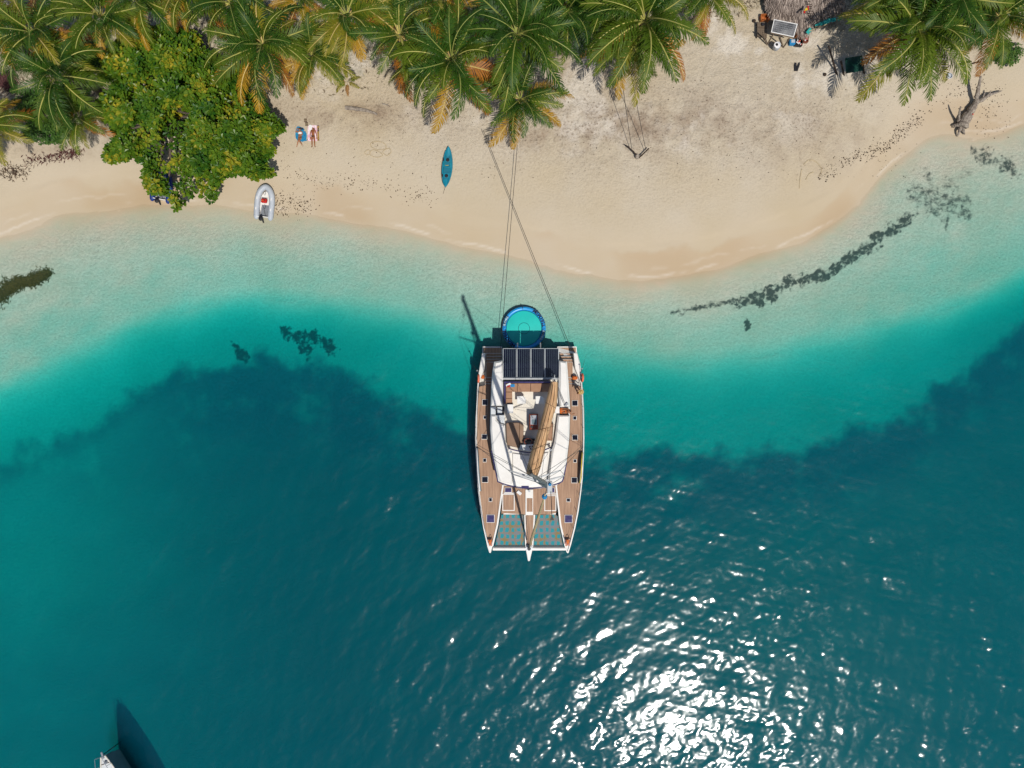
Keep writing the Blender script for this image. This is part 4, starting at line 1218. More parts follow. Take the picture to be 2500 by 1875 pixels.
def human(j, fem=True):
    """j: joint positions; returns vertex and edge lists with the pelvis first"""
    v, e = [], []
    def add(p, r_, frm=None):
        v.append((Vector(p), r_)); i = len(v) - 1
        if frm is not None:
            e.append((frm, i))
        return i
    pel = add(j['pelvis'], (0.155, 0.10))
    wst = add(j['waist'], (0.118, 0.085), pel)
    chs = add(j['chest'], (0.145, 0.10), wst)
    col_ = add(j['collar'], (0.10, 0.075), chs)
    nck = add(j['neck'], 0.052, col_)
    hd0 = add(j['head0'], (0.075, 0.085), nck)
    add(j['head1'], (0.080, 0.095), hd0)
    idx = {}
    for s in ('l', 'r'):
        sh = add(j['sh_' + s], 0.058, col_)
        ua = add((Vector(j['sh_' + s]) + Vector(j['el_' + s])) / 2, 0.046, sh)
        el_ = add(j['el_' + s], 0.036, ua)
        fa = add(Vector(j['el_' + s]).lerp(Vector(j['wr_' + s]), 0.35), 0.038, el_)
        wr_ = add(j['wr_' + s], 0.024, fa)
        hp = add(j['hip_' + s], 0.092, pel)
        th = add(Vector(j['hip_' + s]).lerp(Vector(j['kn_' + s]), 0.45), 0.082, hp)
        kn = add(j['kn_' + s], 0.053, th)
        cf = add(Vector(j['kn_' + s]).lerp(Vector(j['an_' + s]), 0.35), 0.054, kn)
        an = add(j['an_' + s], 0.032, cf)
        to = add(j['toe_' + s], (0.036, 0.022), an)
        d = Vector(j['wr_' + s]) - Vector(j['el_' + s])
        up = Vector(j.get('up', (0, 0, 1)))
        sd = d.cross(up)
        hand(v, e, wr_, d, sd if s == 'l' else -sd, up)
    return v, e
def face(t, hc, up, fwd, rgt, skin):
    """eyes, nose, lips and ears on the head centre hc"""
    hc, up, fwd, rgt = Vector(hc), Vector(up), Vector(fwd), Vector(rgt)
    w0 = WORLD[t]
    for s in (-1, 1):
        MB().rbox(w0 + hc + fwd * 0.088 + rgt * s * 0.032, (0.026, 0.014, 0.012), 0.004).build('eye', M['dark'], t)
        MB().rbox(w0 + hc + rgt * s * 0.088, (0.02, 0.05, 0.03), 0.008).build('ear', M[skin], t)
    MB().tube([w0 + hc + fwd * 0.09 + up * 0.0, w0 + hc + fwd * 0.112 - up * 0.035], [0.010, 0.016], 6).build('nose', M[skin], t)
    MB().rbox(w0 + hc + fwd * 0.09 - up * 0.065, (0.045, 0.014, 0.014), 0.005).build('mouth', M['buoy'], t)
def patchb(t, name, mat, pts, w, k=1.0):
    """cloth band hugging the body, local coordinates"""
    MB().tube([WORLD[t] + Vector(p) for p in pts], w, 8, flat=k).build(name, M[mat], t, True)

# two sunbathers lying on their backs, heads inland
def towel(name, px, mat, label, cat='towel', lift=0.015, wav=0.012):
    g = [G(x, y) for x, y in px]
    n = len(g); c = sum(g, Vector()) / n
    vs = [c + Vector((0, 0, 0.03))]
    rings = (0.35, 0.7, 1.0)
    for r_ in rings:
        for i, p in enumerate(g):
            q = c.lerp(p, r_)
            vs.append(Vector((q.x, q.y, gz(q.x, q.y) + 0.035 + wav * math.sin(i * 1.9 + r_ * 5))))
    fs = [(0, 1 + i, 1 + (i + 1) % n) for i in range(n)]
    for k in range(2):
        for i in range(n):
            j_ = (i + 1) % n
            fs.append((1 + k * n + i, 1 + (k + 1) * n + i, 1 + (k + 1) * n + j_, 1 + k * n + j_))
    m0 = len(vs)
    for i in range(n):
        q = vs[1 + 2 * n + i]; vs.append(q - Vector((0, 0, 0.05)))
    for i in range(n):
        j_ = (i + 1) % n
        fs.append((1 + 2 * n + i, m0 + i, m0 + j_, 1 + 2 * n + j_))
    o = MB().add(vs, fs).build(name, mat, None, 60)
    return tag(o, label, cat)
m, nt, b = base_mat('blue_speckled_towel')
n1 = noise_node(nt, 22, 3, 0.6)
link(nt, mixc(nt, maprange(nt, n1.outputs['Fac'], 0.45, 0.6), lin('0d6a9c', 0.75), lin('2f9ec4', 0.8)), b.inputs['Base Color']); b.inputs['Roughness'].default_value = 0.95
blue_towel = m
def z7(x, y):
    return (700 + x / 18.44, 280 + y / 18.44)
towel('beach_towel', [z7(*p) for p in ((460, 540), (540, 530), (640, 570), (740, 590), (800, 650), (795, 700), (740, 740), (840, 745), (890, 850), (905, 950), (885, 1100), (920, 1175), (800, 1190), (700, 1230), (640, 1190), (520, 1190), (480, 1160), (410, 1060), (395, 900), (400, 740), (430, 640))], blue_towel, 'crumpled blue speckled beach towel under the sunbather in a white top')
m, nt, b = base_mat('pink_patterned_towel')
tc = nt.nodes.new('ShaderNodeTexCoord'); sp = nt.nodes.new('ShaderNodeSeparateXYZ'); link(nt, tc.outputs['Object'], sp.inputs[0])
n1 = noise_node(nt, 7, 3, 0.6).outputs['Fac']
cc = mixc(nt, maprange(nt, n1, 0.42, 0.55), lin('e2a9bd', 0.8), lin('f1dfe2', 0.82))
edge = maprange(nt, mathn(nt, 'ADD', sp.outputs['X'], mathn(nt, 'MULTIPLY', n1, 0.2)), 0.35, 0.47)
cc = mixc(nt, edge, cc, mixc(nt, maprange(nt, n1, 0.46, 0.54), lin('17151a', 0.8), lin('b58a3e', 0.7)))
link(nt, cc, b.inputs['Base Color']); b.inputs['Roughness'].default_value = 0.95
towel('beach_towel', [z7(*p) for p in ((950, 560), (1000, 490), (1100, 480), (1250, 480), (1450, 490), (1450, 700), (1455, 900), (1470, 1170), (1340, 1185), (1150, 1190), (950, 1185), (945, 900))], m, 'pink and black patterned beach towel under the sunbather in a dark bikini')
towel('white_shirt', [z7(*p) for p in ((980, 520), (1060, 455), (1140, 500), (1150, 600), (1110, 720), (1060, 830), (1020, 740), (985, 620))], M['white'], 'crumpled white shirt on the pink beach towel', 'shirt', wav=0.03)
for o in C.objects:
    if o.name.startswith('white_shirt'):
        o.location.z += 0.03
o = thing('pair_of_sandals', 'brown flat sandals left above the two beach towels', 'sandals', G(747, 299))
for k, (x, y) in enumerate(((746, 294), (748.5, 303))):
    so = MB().rbox(G(x, y, 0.03), (0.24, 0.30, 0.05), 0.02, 0.05).build('sandal', M['wood'], o)
    MB().tube(smoothed([G(x - 3, y, 0.05), G(x, y - 1, 0.11), G(x + 3, y, 0.05)], 4), 0.02, 5).build('strap', M['rope'], so)
# sunbather in the dark bikini
b0 = G(765.3, 334, 0.03)
pB = thing('person', 'person in a dark bikini lying on the pink towel, arms by the sides', 'person', b0, 'sunbathers on the beach')
z_ = 0.12
jB = dict(pelvis=(0, 0, z_), waist=(0, 0.16, z_), chest=(0, 0.33, z_ + 0.01), collar=(0, 0.47, z_), neck=(0, 0.54, z_), head0=(0, 0.60, z_ + 0.01), head1=(0.0, 0.70, z_ + 0.01),
          sh_l=(-0.17, 0.46, z_ - 0.01), el_l=(-0.24, 0.20, z_ - 0.03), wr_l=(-0.25, -0.05, z_ - 0.06), sh_r=(0.17, 0.46, z_ - 0.01), el_r=(0.25, 0.21, z_ - 0.03), wr_r=(0.28, -0.04, z_ - 0.06),
          hip_l=(-0.085, -0.05, z_), kn_l=(-0.10, -0.46, z_ - 0.02), an_l=(-0.09, -0.84, z_ - 0.05), toe_l=(-0.13, -0.91, z_ + 0.07),
          hip_r=(0.085, -0.05, z_), kn_r=(0.11, -0.46, z_ - 0.02), an_r=(0.14, -0.84, z_ - 0.05), toe_r=(0.19, -0.91, z_ + 0.07))
v, e = human(jB)
skin_mesh('body', v, e, 0, 'skin2', pB)
face(pB, (0, 0.655, z_ + 0.02), (0, 1, 0), (0, 0, 1), (1, 0, 0), 'skin2')
skin_mesh('hair', [(Vector((0, 0.73, z_ - 0.01)), (0.10, 0.085)), (Vector((0.06, 0.62, z_ - 0.05)), 0.07), (Vector((0.10, 0.50, z_ - 0.07)), 0.045), (Vector((-0.07, 0.62, z_ - 0.05)), 0.05)], [(0, 1), (1, 2), (0, 3)], 0, 'hairb', pB)
for s in (-1, 1):
    skin_mesh('bikini_cup', [(Vector((s * 0.065, 0.33, z_ + 0.075)), 0.05), (Vector((s * 0.075, 0.37, z_ + 0.065)), 0.035)], [(0, 1)], 0, 'hairb', pB, 1)
    patchb(pB, 'bikini_strap', 'hairb', [(s * 0.075, 0.39, z_ + 0.095), (s * 0.05, 0.50, z_ + 0.07)], 0.008)
MB().prism([(b0.x + x, b0.y + y) for x, y in ((-0.15, 0.035), (0.15, 0.035), (0.02, -0.10), (-0.02, -0.10))], b0.z + z_ + 0.02, b0.z + z_ + 0.108, 0.01).build('bikini_bottom', M['hairb'], pB)
# sunbather in the white top, one arm over the head, knees drawn up and ankles crossed
b1 = G(733.5, 336, 0.03)
pA = thing('person', 'person in a white top lying on the blue towel, one arm bent over the head', 'person', b1, 'sunbathers on the beach')
jA = dict(pelvis=(0.0, 0, z_), waist=(-0.01, 0.16, z_), chest=(0.0, 0.33, z_ + 0.01), collar=(-0.01, 0.46, z_), neck=(-0.02, 0.53, z_ + 0.02), head0=(-0.03, 0.60, z_ + 0.03), head1=(-0.03, 0.69, z_ + 0.03),
          sh_l=(-0.17, 0.45, z_), el_l=(-0.36, 0.40, z_ + 0.02), wr_l=(-0.22, 0.58, z_ + 0.08), sh_r=(0.15, 0.44, z_), el_r=(0.20, 0.20, z_ + 0.03), wr_r=(0.04, 0.06, z_ + 0.11),
          hip_l=(-0.09, -0.05, z_), kn_l=(-0.10, -0.36, z_ + 0.16), an_l=(-0.26, -0.68, z_ - 0.04), toe_l=(-0.29, -0.80, z_ - 0.05),
          hip_r=(0.09, -0.05, z_), kn_r=(-0.02, -0.36, z_ + 0.22), an_r=(0.14, -0.58, z_ - 0.02), toe_r=(0.17, -0.70, z_ - 0.04))
v, e = human(jA)
skin_mesh('body', v, e, 0, 'skin1', pA)
face(pA, (-0.03, 0.645, z_ + 0.04), (0, 1, 0), (0, 0, 1), (1, 0, 0), 'skin1')
skin_mesh('hair', [(Vector((-0.03, 0.73, z_ + 0.0)), (0.11, 0.10)), (Vector((0.12, 0.70, z_ - 0.03)), 0.075), (Vector((0.28, 0.67, z_ - 0.06)), 0.05), (Vector((-0.11, 0.66, z_ - 0.02)), 0.06)], [(0, 1), (1, 2), (0, 3)], 0, 'hair', pA)
skin_mesh('white_top', [(Vector((0.0, 0.22, z_ + 0.012)), (0.17, 0.145)), (Vector((0.0, 0.32, z_ + 0.016)), (0.19, 0.16)), (Vector((0.0, 0.44, z_ + 0.012)), (0.18, 0.14))], [(0, 1), (1, 2)], 0, 'white', pA, 2)
skin_mesh('shorts', [(Vector((0.0, 0.03, z_ + 0.004)), (0.20, 0.15)), (Vector((0.0, -0.08, z_ + 0.004)), (0.20, 0.15))], [(0, 1)], 0, 'hair', pA, 2)
# two people aboard
h0 = P(1413, 958, DECK + 0.01)
pC = thing('person', 'person in a straw hat standing on the starboard side deck', 'person', h0, 'people aboard the catamaran')
jC = dict(pelvis=(0, 0, 0.92), waist=(0, 0, 1.08), chest=(0.0, 0.02, 1.25), collar=(0, 0.03, 1.40), neck=(0.01, 0.03, 1.47), head0=(0.02, 0.05, 1.53), head1=(0.03, 0.05, 1.62),
          sh_l=(-0.15, -0.08, 1.38), el_l=(-0.22, -0.10, 1.12), wr_l=(-0.20, 0.08, 0.98), sh_r=(0.15, 0.10, 1.38), el_r=(0.24, 0.12, 1.12), wr_r=(0.26, 0.22, 0.95),
          hip_l=(-0.08, -0.03, 0.88), kn_l=(-0.10, 0.0, 0.48), an_l=(-0.10, -0.03, 0.07), toe_l=(-0.12, 0.1, 0.03), hip_r=(0.08, 0.04, 0.88), kn_r=(0.10, 0.07, 0.48), an_r=(0.10, 0.04, 0.07), toe_r=(0.10, 0.17, 0.03), up=(0, 1, 0))
v, e = human(jC)
skin_mesh('body', v, e, 0, 'skin1', pC)
face(pC, (0.03, 0.06, 1.57), (0, 0, 1), (0, 1, 0), (1, 0, 0), 'skin1')
hat = MB().lathe(h0 + Vector((0.05, 0.05, 1.62)), [(0.20, 0.0), (0.19, 0.015), (0.10, 0.02), (0.095, 0.10), (0.06, 0.125)], 20).build('straw_hat', M['straw'], pC)
MB().tube([h0 + Vector((0.05 + 0.1 * math.cos(a), 0.05 + 0.1 * math.sin(a), 1.655)) for a in [k * math.pi / 8 for k in range(16)]], 0.012, 5, closed=True).build('hat_band', M['dark'], hat)
skin_mesh('hair', [(Vector((0.03, 0.02, 1.58)), 0.09), (Vector((0.03, -0.03, 1.45)), 0.05)], [(0, 1)], 0, 'hairb', pC, 1)
skin_mesh('swimsuit', [(Vector((0, 0, 0.90)), (0.165, 0.112)), (Vector((0, 0, 1.08)), (0.126, 0.094)), (Vector((0, 0.02, 1.24)), (0.150, 0.108))], [(0, 1), (1, 2)], 0, 'dark', pC, 2)
h1 = P(1383, 1004, ROOF + 0.02)
pD = thing('person', 'dark-haired person leaning out of the starboard stairwell beside orange bags', 'person', h1, 'people aboard the catamaran')
jD = dict(pelvis=(0, 0, 0.42), waist=(0.06, 0.0, 0.55), chest=(0.12, 0.02, 0.70), collar=(0.18, 0.04, 0.82), neck=(0.22, 0.04, 0.88), head0=(0.26, 0.04, 0.94), head1=(0.30, 0.04, 1.02),
          sh_l=(0.15, 0.19, 0.80), el_l=(-0.10, 0.23, 0.70), wr_l=(-0.34, 0.26, 0.62), sh_r=(0.19, -0.12, 0.80), el_r=(0.32, -0.22, 0.62), wr_r=(0.46, -0.18, 0.55),
          hip_l=(-0.02, 0.09, 0.40), kn_l=(-0.38, 0.10, 0.42), an_l=(-0.40, 0.10, 0.08), toe_l=(-0.50, 0.10, 0.03), hip_r=(-0.02, -0.09, 0.40), kn_r=(-0.38, -0.10, 0.42), an_r=(-0.40, -0.10, 0.08), toe_r=(-0.50, -0.10, 0.03), up=(0, 0, 1))
v, e = human(jD)
skin_mesh('body', v, e, 0, 'skin1', pD)
face(pD, (0.285, 0.04, 0.98), (0.4, 0, 0.9), (0.9, 0, -0.4), (0, -1, 0), 'skin1')
skin_mesh('hair', [(Vector((0.28, 0.04, 1.04)), 0.10), (Vector((0.19, 0.04, 0.96)), 0.07)], [(0, 1)], 0, 'hair', pD, 1)
skin_mesh('shorts', [(Vector((0, 0, 0.42)), (0.168, 0.118)), (Vector((-0.16, 0, 0.43)), (0.175, 0.10))], [(0, 1)], 0, 'orange', pD, 2)
skin_mesh('top', [(Vector((0.06, 0.0, 0.55)), (0.128, 0.096)), (Vector((0.13, 0.02, 0.71)), (0.152, 0.108))], [(0, 1)], 0, 'white', pD, 2)
o = MB().rbox(P(1371.5, 1003, ROOF + 0.3), (0.36, 0.42, 0.26), 0.08, 0.1).build('orange_bag', M['orange'])
tag(o, 'orange bag in the starboard stairwell beside the dark-haired person', 'bag')
# ------------------------------------------------------------------ vegetation
def leaf_mat(name, c1, c2, c3=None, rough=0.45, transl=0.40, attr_name=None):
    m, nt, b = base_mat(name)
    if attr_name:
        a = nt.nodes.new('ShaderNodeAttribute'); a.attribute_name = attr_name
        f = a.outputs['Fac']
        col = mixc(nt, maprange(nt, f, 0.0, 0.55), c1, c2)
        col = mixc(nt, maprange(nt, f, 0.6, 1.0), col, c3 or c2)
    else:
        oi = nt.nodes.new('ShaderNodeObjectInfo')
        n = noise_node(nt, 1.2, 3)
        f = mathn(nt, 'MULTIPLY', mathn(nt, 'ADD', oi.outputs['Random'], n.outputs['Fac']), 0.6)
        col = mixc(nt, maprange(nt, f, 0.15, 0.75), c1, c2)
    link(nt, col, b.inputs['Base Color'])
    b.inputs['Roughness'].default_value = rough
    b.inputs['Specular IOR Level'].default_value = 0.22
    tl = nt.nodes.new('ShaderNodeBsdfTranslucent'); link(nt, col, tl.inputs['Color'])
    mx = nt.nodes.new('ShaderNodeMixShader'); mx.inputs[0].default_value = transl
    out = nt.nodes['Material Output']
    link(nt, b.outputs[0], mx.inputs[1]); link(nt, tl.outputs[0], mx.inputs[2]); link(nt, mx.outputs[0], out.inputs['Surface'])
    return m
PF = {'deep': leaf_mat('palm_deep_green', (0.018, 0.062, 0.007), (0.045, 0.110, 0.010)),
      'green': leaf_mat('palm_green', (0.048, 0.105, 0.008), (0.115, 0.170, 0.012)),
      'lime': leaf_mat('palm_yellow_green', (0.13, 0.18, 0.015), (0.25, 0.23, 0.020)),
      'gold': leaf_mat('palm_golden', (0.40, 0.22, 0.015), (0.48, 0.28, 0.025)),
      'rust': leaf_mat('palm_orange_brown', (0.45, 0.16, 0.015), (0.36, 0.15, 0.025))}
RIB = {'deep': pmat('midrib_green', (0.20, 0.24, 0.05), (0.26, 0.27, 0.06), 3, 0.6), 'green': pmat('midrib_yellow', (0.36, 0.34, 0.08), (0.42, 0.38, 0.10), 3, 0.6)}
RIB['lime'] = RIB['gold'] = RIB['rust'] = pmat('midrib_gold', (0.48, 0.34, 0.10), (0.50, 0.38, 0.14), 3, 0.6)
BARK = pmat('palm_bark', lin('8a7c6c', 0.65), lin('6b5d4e', 0.6), 6, 0.95, 0.7, 12, 0.05)
COCO = pmat('coconut_husk', lin('a8752e', 0.6), lin('7f8a34', 0.6), 3, 0.7)

def frond_mesh(e0, droop, Ln, tone, seed, twist=0.0, nl=54, lw=0.027):
    """feathered leaf along +X: arching midrib with two rows of drooping leaflets"""
    r_ = random.Random(seed)
    me_ = bpy.data.meshes.new('frond')
    N = 14
    pts, tang = [], []
    p = Vector((0, 0, 0)); yaw = 0.0
    side_bend = r_.uniform(-0.35, 0.35)
    for i in range(N + 1):
        s = i / N
        a = e0 - droop * s ** 1.35
        yaw = side_bend * s * s
        d = Vector((math.cos(a) * math.cos(yaw), math.cos(a) * math.sin(yaw), math.sin(a)))
        pts.append(p.copy()); tang.append(d)
        p = p + d * (Ln / N)
    vs, fs, mi = [], [], []
    for i, q in enumerate(pts):                       # midrib
        t_ = tang[i]; sd = t_.cross(Vector((0, 0, 1)))
        sd = sd.normalized() if sd.length > 0.05 else Vector((0, 1, 0))
        u = sd.cross(t_).normalized()
        w = 0.040 * (1 - i / N) ** 0.8 + 0.010
        vs += [q + sd * w + u * 0.01, q + u * (w * 0.9 + 0.012), q - sd * w + u * 0.01]
    for i in range(N):
        for k in range(2):
            fs.append((i * 3 + k, i * 3 + k + 1, i * 3 + k + 4, i * 3 + k + 3)); mi.append(1)
    for k in range(nl):
        s = 0.14 + 0.86 * (k + 0.5) / nl
        x = s * N; i = min(int(x), N - 1); f = x - i
        q = pts[i].lerp(pts[i + 1], f); t_ = tang[i].lerp(tang[i + 1], f).normalized()
        sd = t_.cross(Vector((0, 0, 1)))
        sd = sd.normalized() if sd.length > 0.05 else Vector((0, 1, 0))
        u = sd.cross(t_).normalized()
        ll = 0.98 * (Ln / 4.2) * (math.sin(math.pi * (0.16 + 0.80 * s)) ** 0.7) * r_.uniform(0.75, 1.15)
        sweep = R(28 + 32 * s + r_.uniform(-10, 10))
        hang = 0.20 + 0.45 * r_.random() + twist
        for sg in (-1, 1):
            if r_.random() < 0.03:
                continue
            d = (sd * sg * math.cos(sweep) + t_ * math.sin(sweep)).normalized()
            d1 = (d + u * 0.10).normalized()
            m_ = q + d1 * ll * 0.55
            d2 = (d - Vector((0, 0, 1)) * hang * 1.6).normalized()
            e_ = m_ + d2 * ll * 0.5
            wv = d.cross(u).normalized() * lw * (1.25 - 0.5 * s) * (Ln / 4.2)
            b0 = len(vs)
            vs += [q - wv * 0.6, q + wv * 0.6, m_ + wv, m_ - wv, e_]
            fs += [(b0, b0 + 1, b0 + 2, b0 + 3), (b0 + 3, b0 + 2, b0 + 4)]
            mi += [0, 0]
    me_.from_pydata([tuple(v) for v in vs], [], fs)
    me_.polygons.foreach_set('material_index', mi)
    me_.materials.append(PF[tone]); me_.materials.append(RIB[tone])
    me_.update()
    return me_
FROND = {}
for kind, e0, dr in (('young', R(70), R(75)), ('mid', R(38), R(82)), ('low', R(6), R(62)), ('hang', R(-30), R(42))):
    for tone in PF:
        if kind == 'young' and tone in ('gold', 'rust'):
            continue
        FROND[(kind, tone)] = [frond_mesh(e0 + R(d), dr * f, 4.2, tone, hash((e0, d)) % 999 + q, 0.05 if kind != 'hang' else 0.3)
                               for q, (d, f) in enumerate(((-6, 0.95), (5, 1.1)))]
def palm(px, py, z, rad_px, label, mix, nf=22, base=None, seed=0, name='palm_tree', nuts=False, tilt=0.0, group='coconut palms behind the beach'):
    """crown seen at (px, py); mix = tone of the lower fronds"""
    r_ = random.Random(seed * 77 + 5)
    crown = P(px, py, z)
    if base is None:
        bx, by = crown.x + r_.uniform(-0.7, 0.7), crown.y + r_.uniform(0.2, 1.6)
    else:
        g = G(*base); bx, by = g.x, g.y
    bz = gz(bx, by)
    t = thing(name, label, 'palm tree', (bx, by, bz), group)
    b0 = Vector((bx, by, bz - 0.1))
    pts = []
    for k in range(9):
        s = k / 8
        h_ = b0.lerp(crown - Vector((0, 0, 0.1)), s)
        f = s ** 1.6
        pts.append(Vector((bx + (crown.x - bx) * f, by + (crown.y - by) * f, h_.z)))
    hgt_ = max(z - bz, 0.5)
    k0 = min(1.0, hgt_ / 5)
    MB().tube(pts, [k0 * (0.20 - 0.08 * k / 8 + (0.07 if k == 0 else 0)) for k in range(9)], 9).build('trunk', BARK, t, 50)
    k_ = rad_px * (CAM_H - z) / FOC / 3.55
    n_young = max(2, int(nf * 0.26)); n_mid = int(nf * 0.42); n_low = nf - n_young - n_mid
    seq = [('young', i, n_young) for i in range(n_young)] + [('mid', i, n_mid) for i in range(n_mid)] + [('low', i, n_low) for i in range(n_low)]
    ph = r_.random() * 6
    for kind, i, n in seq:
        if kind == 'young':
            tone = r_.choice(mix[0])
        elif kind == 'mid':
            tone = r_.choice(mix[1])
        else:
            tone = r_.choice(mix[2])
            if tone == 'rust' and r_.random() < 0.6:
                kind = 'hang'
        me_ = r_.choice(FROND[(kind, tone)])
        o = bpy.data.objects.new('frond', me_)
        C.objects.link(o)
        o.parent = t
        az = ph + (i + 0.5 * ('young', 'mid', 'low', 'hang').index(kind)) * 2 * math.pi / n + r_.uniform(-0.45, 0.45)
        sc_ = k_ * r_.uniform(0.78, 1.14) * (0.86 if kind == 'young' else 1.0)
        o.scale = (sc_, sc_, sc_)
        o.rotation_euler = (r_.uniform(-0.55, 0.55), r_.uniform(-0.22, 0.22) + tilt, az)
        o.location = crown - Vector((bx, by, bz)) + Vector((0.1 * math.cos(az), 0.1 * math.sin(az), 0.1 if kind == 'young' else (0 if kind == 'mid' else -0.15)))
    if nuts:
        for q in range(5):
            a = q * 1.3
            MB().lathe(crown + Vector((0.28 * math.cos(a), 0.28 * math.sin(a), -0.45)), [(0.03, 0), (0.11, 0.06), (0.12, 0.14), (0.07, 0.24), (0.02, 0.27)], 8).build('coconut', COCO, t, True)
    return t
D_, G_, L_, O_, U_ = 'deep', 'green', 'lime', 'gold', 'rust'
MX_G = ([D_, D_, G_], [D_, G_, G_], [G_, L_, G_, O_, U_])
MX_M = ([D_, G_], [D_, G_, G_, L_], [L_, O_, U_, O_])
MX_Y = ([D_, G_, L_], [L_, G_, G_, O_], [L_, O_, U_, U_])
MX_D = ([D_], [D_, D_, G_], [D_, G_, G_])
PALMS = [
 (-14, 35, 6.5, 100, 'orange-fronded coconut palm cut by the top left corner', MX_Y, 18),
 (84, 80, 7.0, 120, 'yellow-tipped coconut palm just right of the top left corner', MX_M, 20),
 (138, 185, 6.5, 118, 'dark green coconut palm left of the big leafy tree', MX_D, 20),
 (192, 287, 4.0, 75, 'small coconut palm with orange tips under the dark green palm', MX_M, 15),
 (-25, 305, 5.0, 95, 'yellow-fronded coconut palm cut by the left edge above the beach', MX_Y, 16),
 (245, 38, 6.8, 105, 'green coconut palm above the top left of the leafy tree', MX_G, 20),
 (345, -5, 7.2, 110, 'coconut palm at the top edge right above the leafy tree', MX_M, 20),
 (455, -20, 7.0, 95, 'yellow-green coconut palm cut by the top edge past the leafy tree', MX_Y, 18),
 (563, 8, 7.5, 118, 'coconut palm at the top edge between leafy tree and seaward palms', MX_G, 20),
 (642, 108, 7.5, 122, 'large coconut palm with orange hanging fronds right beside the leafy tree', MX_M, 24),
 (765, 135, 6.0, 88, 'mid-sized coconut palm above the two sunbathers', MX_M, 18),
 (734, 0, 6.5, 80, 'yellowish coconut palm at the top edge above the mid-sized palm', MX_Y, 16),
 (846, 38, 7.2, 110, 'upright coconut palm above the palm seedling', MX_M, 22),
 (976, 85, 7.2, 118, 'coconut palm with orange lower fronds above and left of the kayak', MX_M, 22),
 (1072, -12, 7.5, 115, 'yellow-green coconut palm cut by the top edge above the kayak', MX_Y, 20),
 (1103, 148, 7.8, 138, 'big green coconut palm directly above the kayak', MX_G, 24),
 (1263, 82, 8.2, 142, 'tallest green coconut palm behind the small orange-fronded palm', MX_D, 24),
 (1270, 242, 3.8, 108, 'small coconut palm with bright orange lower fronds furthest down the beach', ([D_], [G_, D_, G_], [O_, O_, O_, L_]), 16),
 (1383, 28, 7.5, 120, 'dark coconut palm at the top edge left of the swing palms', MX_D, 20),
 (1480, -5, 7.5, 110, 'coconut palm cut by the top edge behind the swing palms', MX_G, 18),
 (1575, 50, 9.0, 148, 'wide green coconut palm right of the swing ropes at the top', MX_G, 24),
 (1535, 108, 6.8, 112, 'leaning coconut palm carrying the swing ropes', MX_M, 20),
 (1725, -15, 7.5, 105, 'yellowing coconut palm at the top edge left of the thatched hut', MX_Y, 16),
 (2238, 70, 7.0, 155, 'widest coconut palm spreading over sand to the right of the hut', MX_G, 26),
 (2205, -15, 6.5, 105, 'dark coconut palm at the top edge between the hut and widest palm', MX_G, 20),
 (2335, -10, 8.0, 120, 'dark coconut palm at the top edge behind the widest palm', MX_D, 18),
 (2440, 40, 7.0, 115, 'yellow-green coconut palm in the top right corner above the driftwood', MX_M, 20),
]
PBASE = {21: (1528, 150), 17: (1268, 262), 3: (205, 300)}
for i, (px, py, z, rp_, lb, mx_, nf) in enumerate(PALMS):
    palm(px, py, z, rp_, lb, mx_, nf + 8, PBASE.get(i), seed=i + 1, nuts=i in (9, 13, 15, 16, 20, 23))
palm(848, 199, 1.6, 30, 'tiny palm seedling alone on the sand below the palms', ([G_], [G_, L_], [L_, U_]), 8, (848, 199), 91, 'palm_seedling', group='palm seedlings')

# leafy tree: rosettes of broad leaves at the twig ends
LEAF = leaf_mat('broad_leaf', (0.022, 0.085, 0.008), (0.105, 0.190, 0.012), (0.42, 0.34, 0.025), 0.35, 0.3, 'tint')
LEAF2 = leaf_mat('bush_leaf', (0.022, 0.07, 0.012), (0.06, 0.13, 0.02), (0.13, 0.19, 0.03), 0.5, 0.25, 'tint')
TRUNK = pmat('grey_bark', lin('7c6f60', 0.65), lin('5c5045', 0.6), 5, 0.95, 0.6, 14, 0.05)
def in_poly(x, y, pts):
    c = False; n = len(pts)
    for i in range(n):
        (x1, y1), (x2, y2) = pts[i], pts[i - 1]
        if (y1 > y) != (y2 > y) and x < (x2 - x1) * (y - y1) / (y2 - y1) + x1:
            c = not c
    return c
def edge_d(x, y, pts):
    return float(seg_dist(np.array([x]), np.array([y]), pts + [pts[0]])[0])
def rosettes(cents, ll, nleaf, seed, mat, parent, name='crown', up_bias=1.0):
    r_ = random.Random(seed)
    vs, fs, tint = [], [], []
    for c, tb, nrm in cents:
        n = Vector(nrm).normalized()
        a0 = r_.random() * 6.28
        ref = n.orthogonal().normalized(); bi = n.cross(ref)
        for k in range(nleaf):
            a = a0 + k * 2.4 + r_.uniform(-0.3, 0.3)
            el_ = r_.uniform(-0.25, 0.75)
            d = (ref * math.cos(a) + bi * math.sin(a)) * math.cos(el_) + n * math.sin(el_)
            l_ = ll * r_.uniform(0.7, 1.15)
            sd = d.cross(n)
            if sd.length < 0.05:
                continue
            sd = sd.normalized() * l_ * 0.27
            o_ = c + d * l_ * 0.12 + n * r_.uniform(-0.08, 0.08)
            tip = o_ + d * l_ - n * l_ * 0.12
            mid = o_ + d * l_ * 0.62 + n * l_ * 0.05
            b_ = len(vs)
            vs += [o_, mid + sd, tip, mid - sd]
            fs.append((b_, b_ + 1, b_ + 2, b_ + 3))
            tint.append(min(1, max(0, tb + r_.uniform(-0.18, 0.22))))
    mb = MB().add(vs, fs)
    o = mb.build(name, mat, parent, kind='stuff')
    a = o.data.attributes.new('tint', 'FLOAT', 'FACE')
    a.data.foreach_set('value', np.array(tint, dtype=np.float32))
    return o
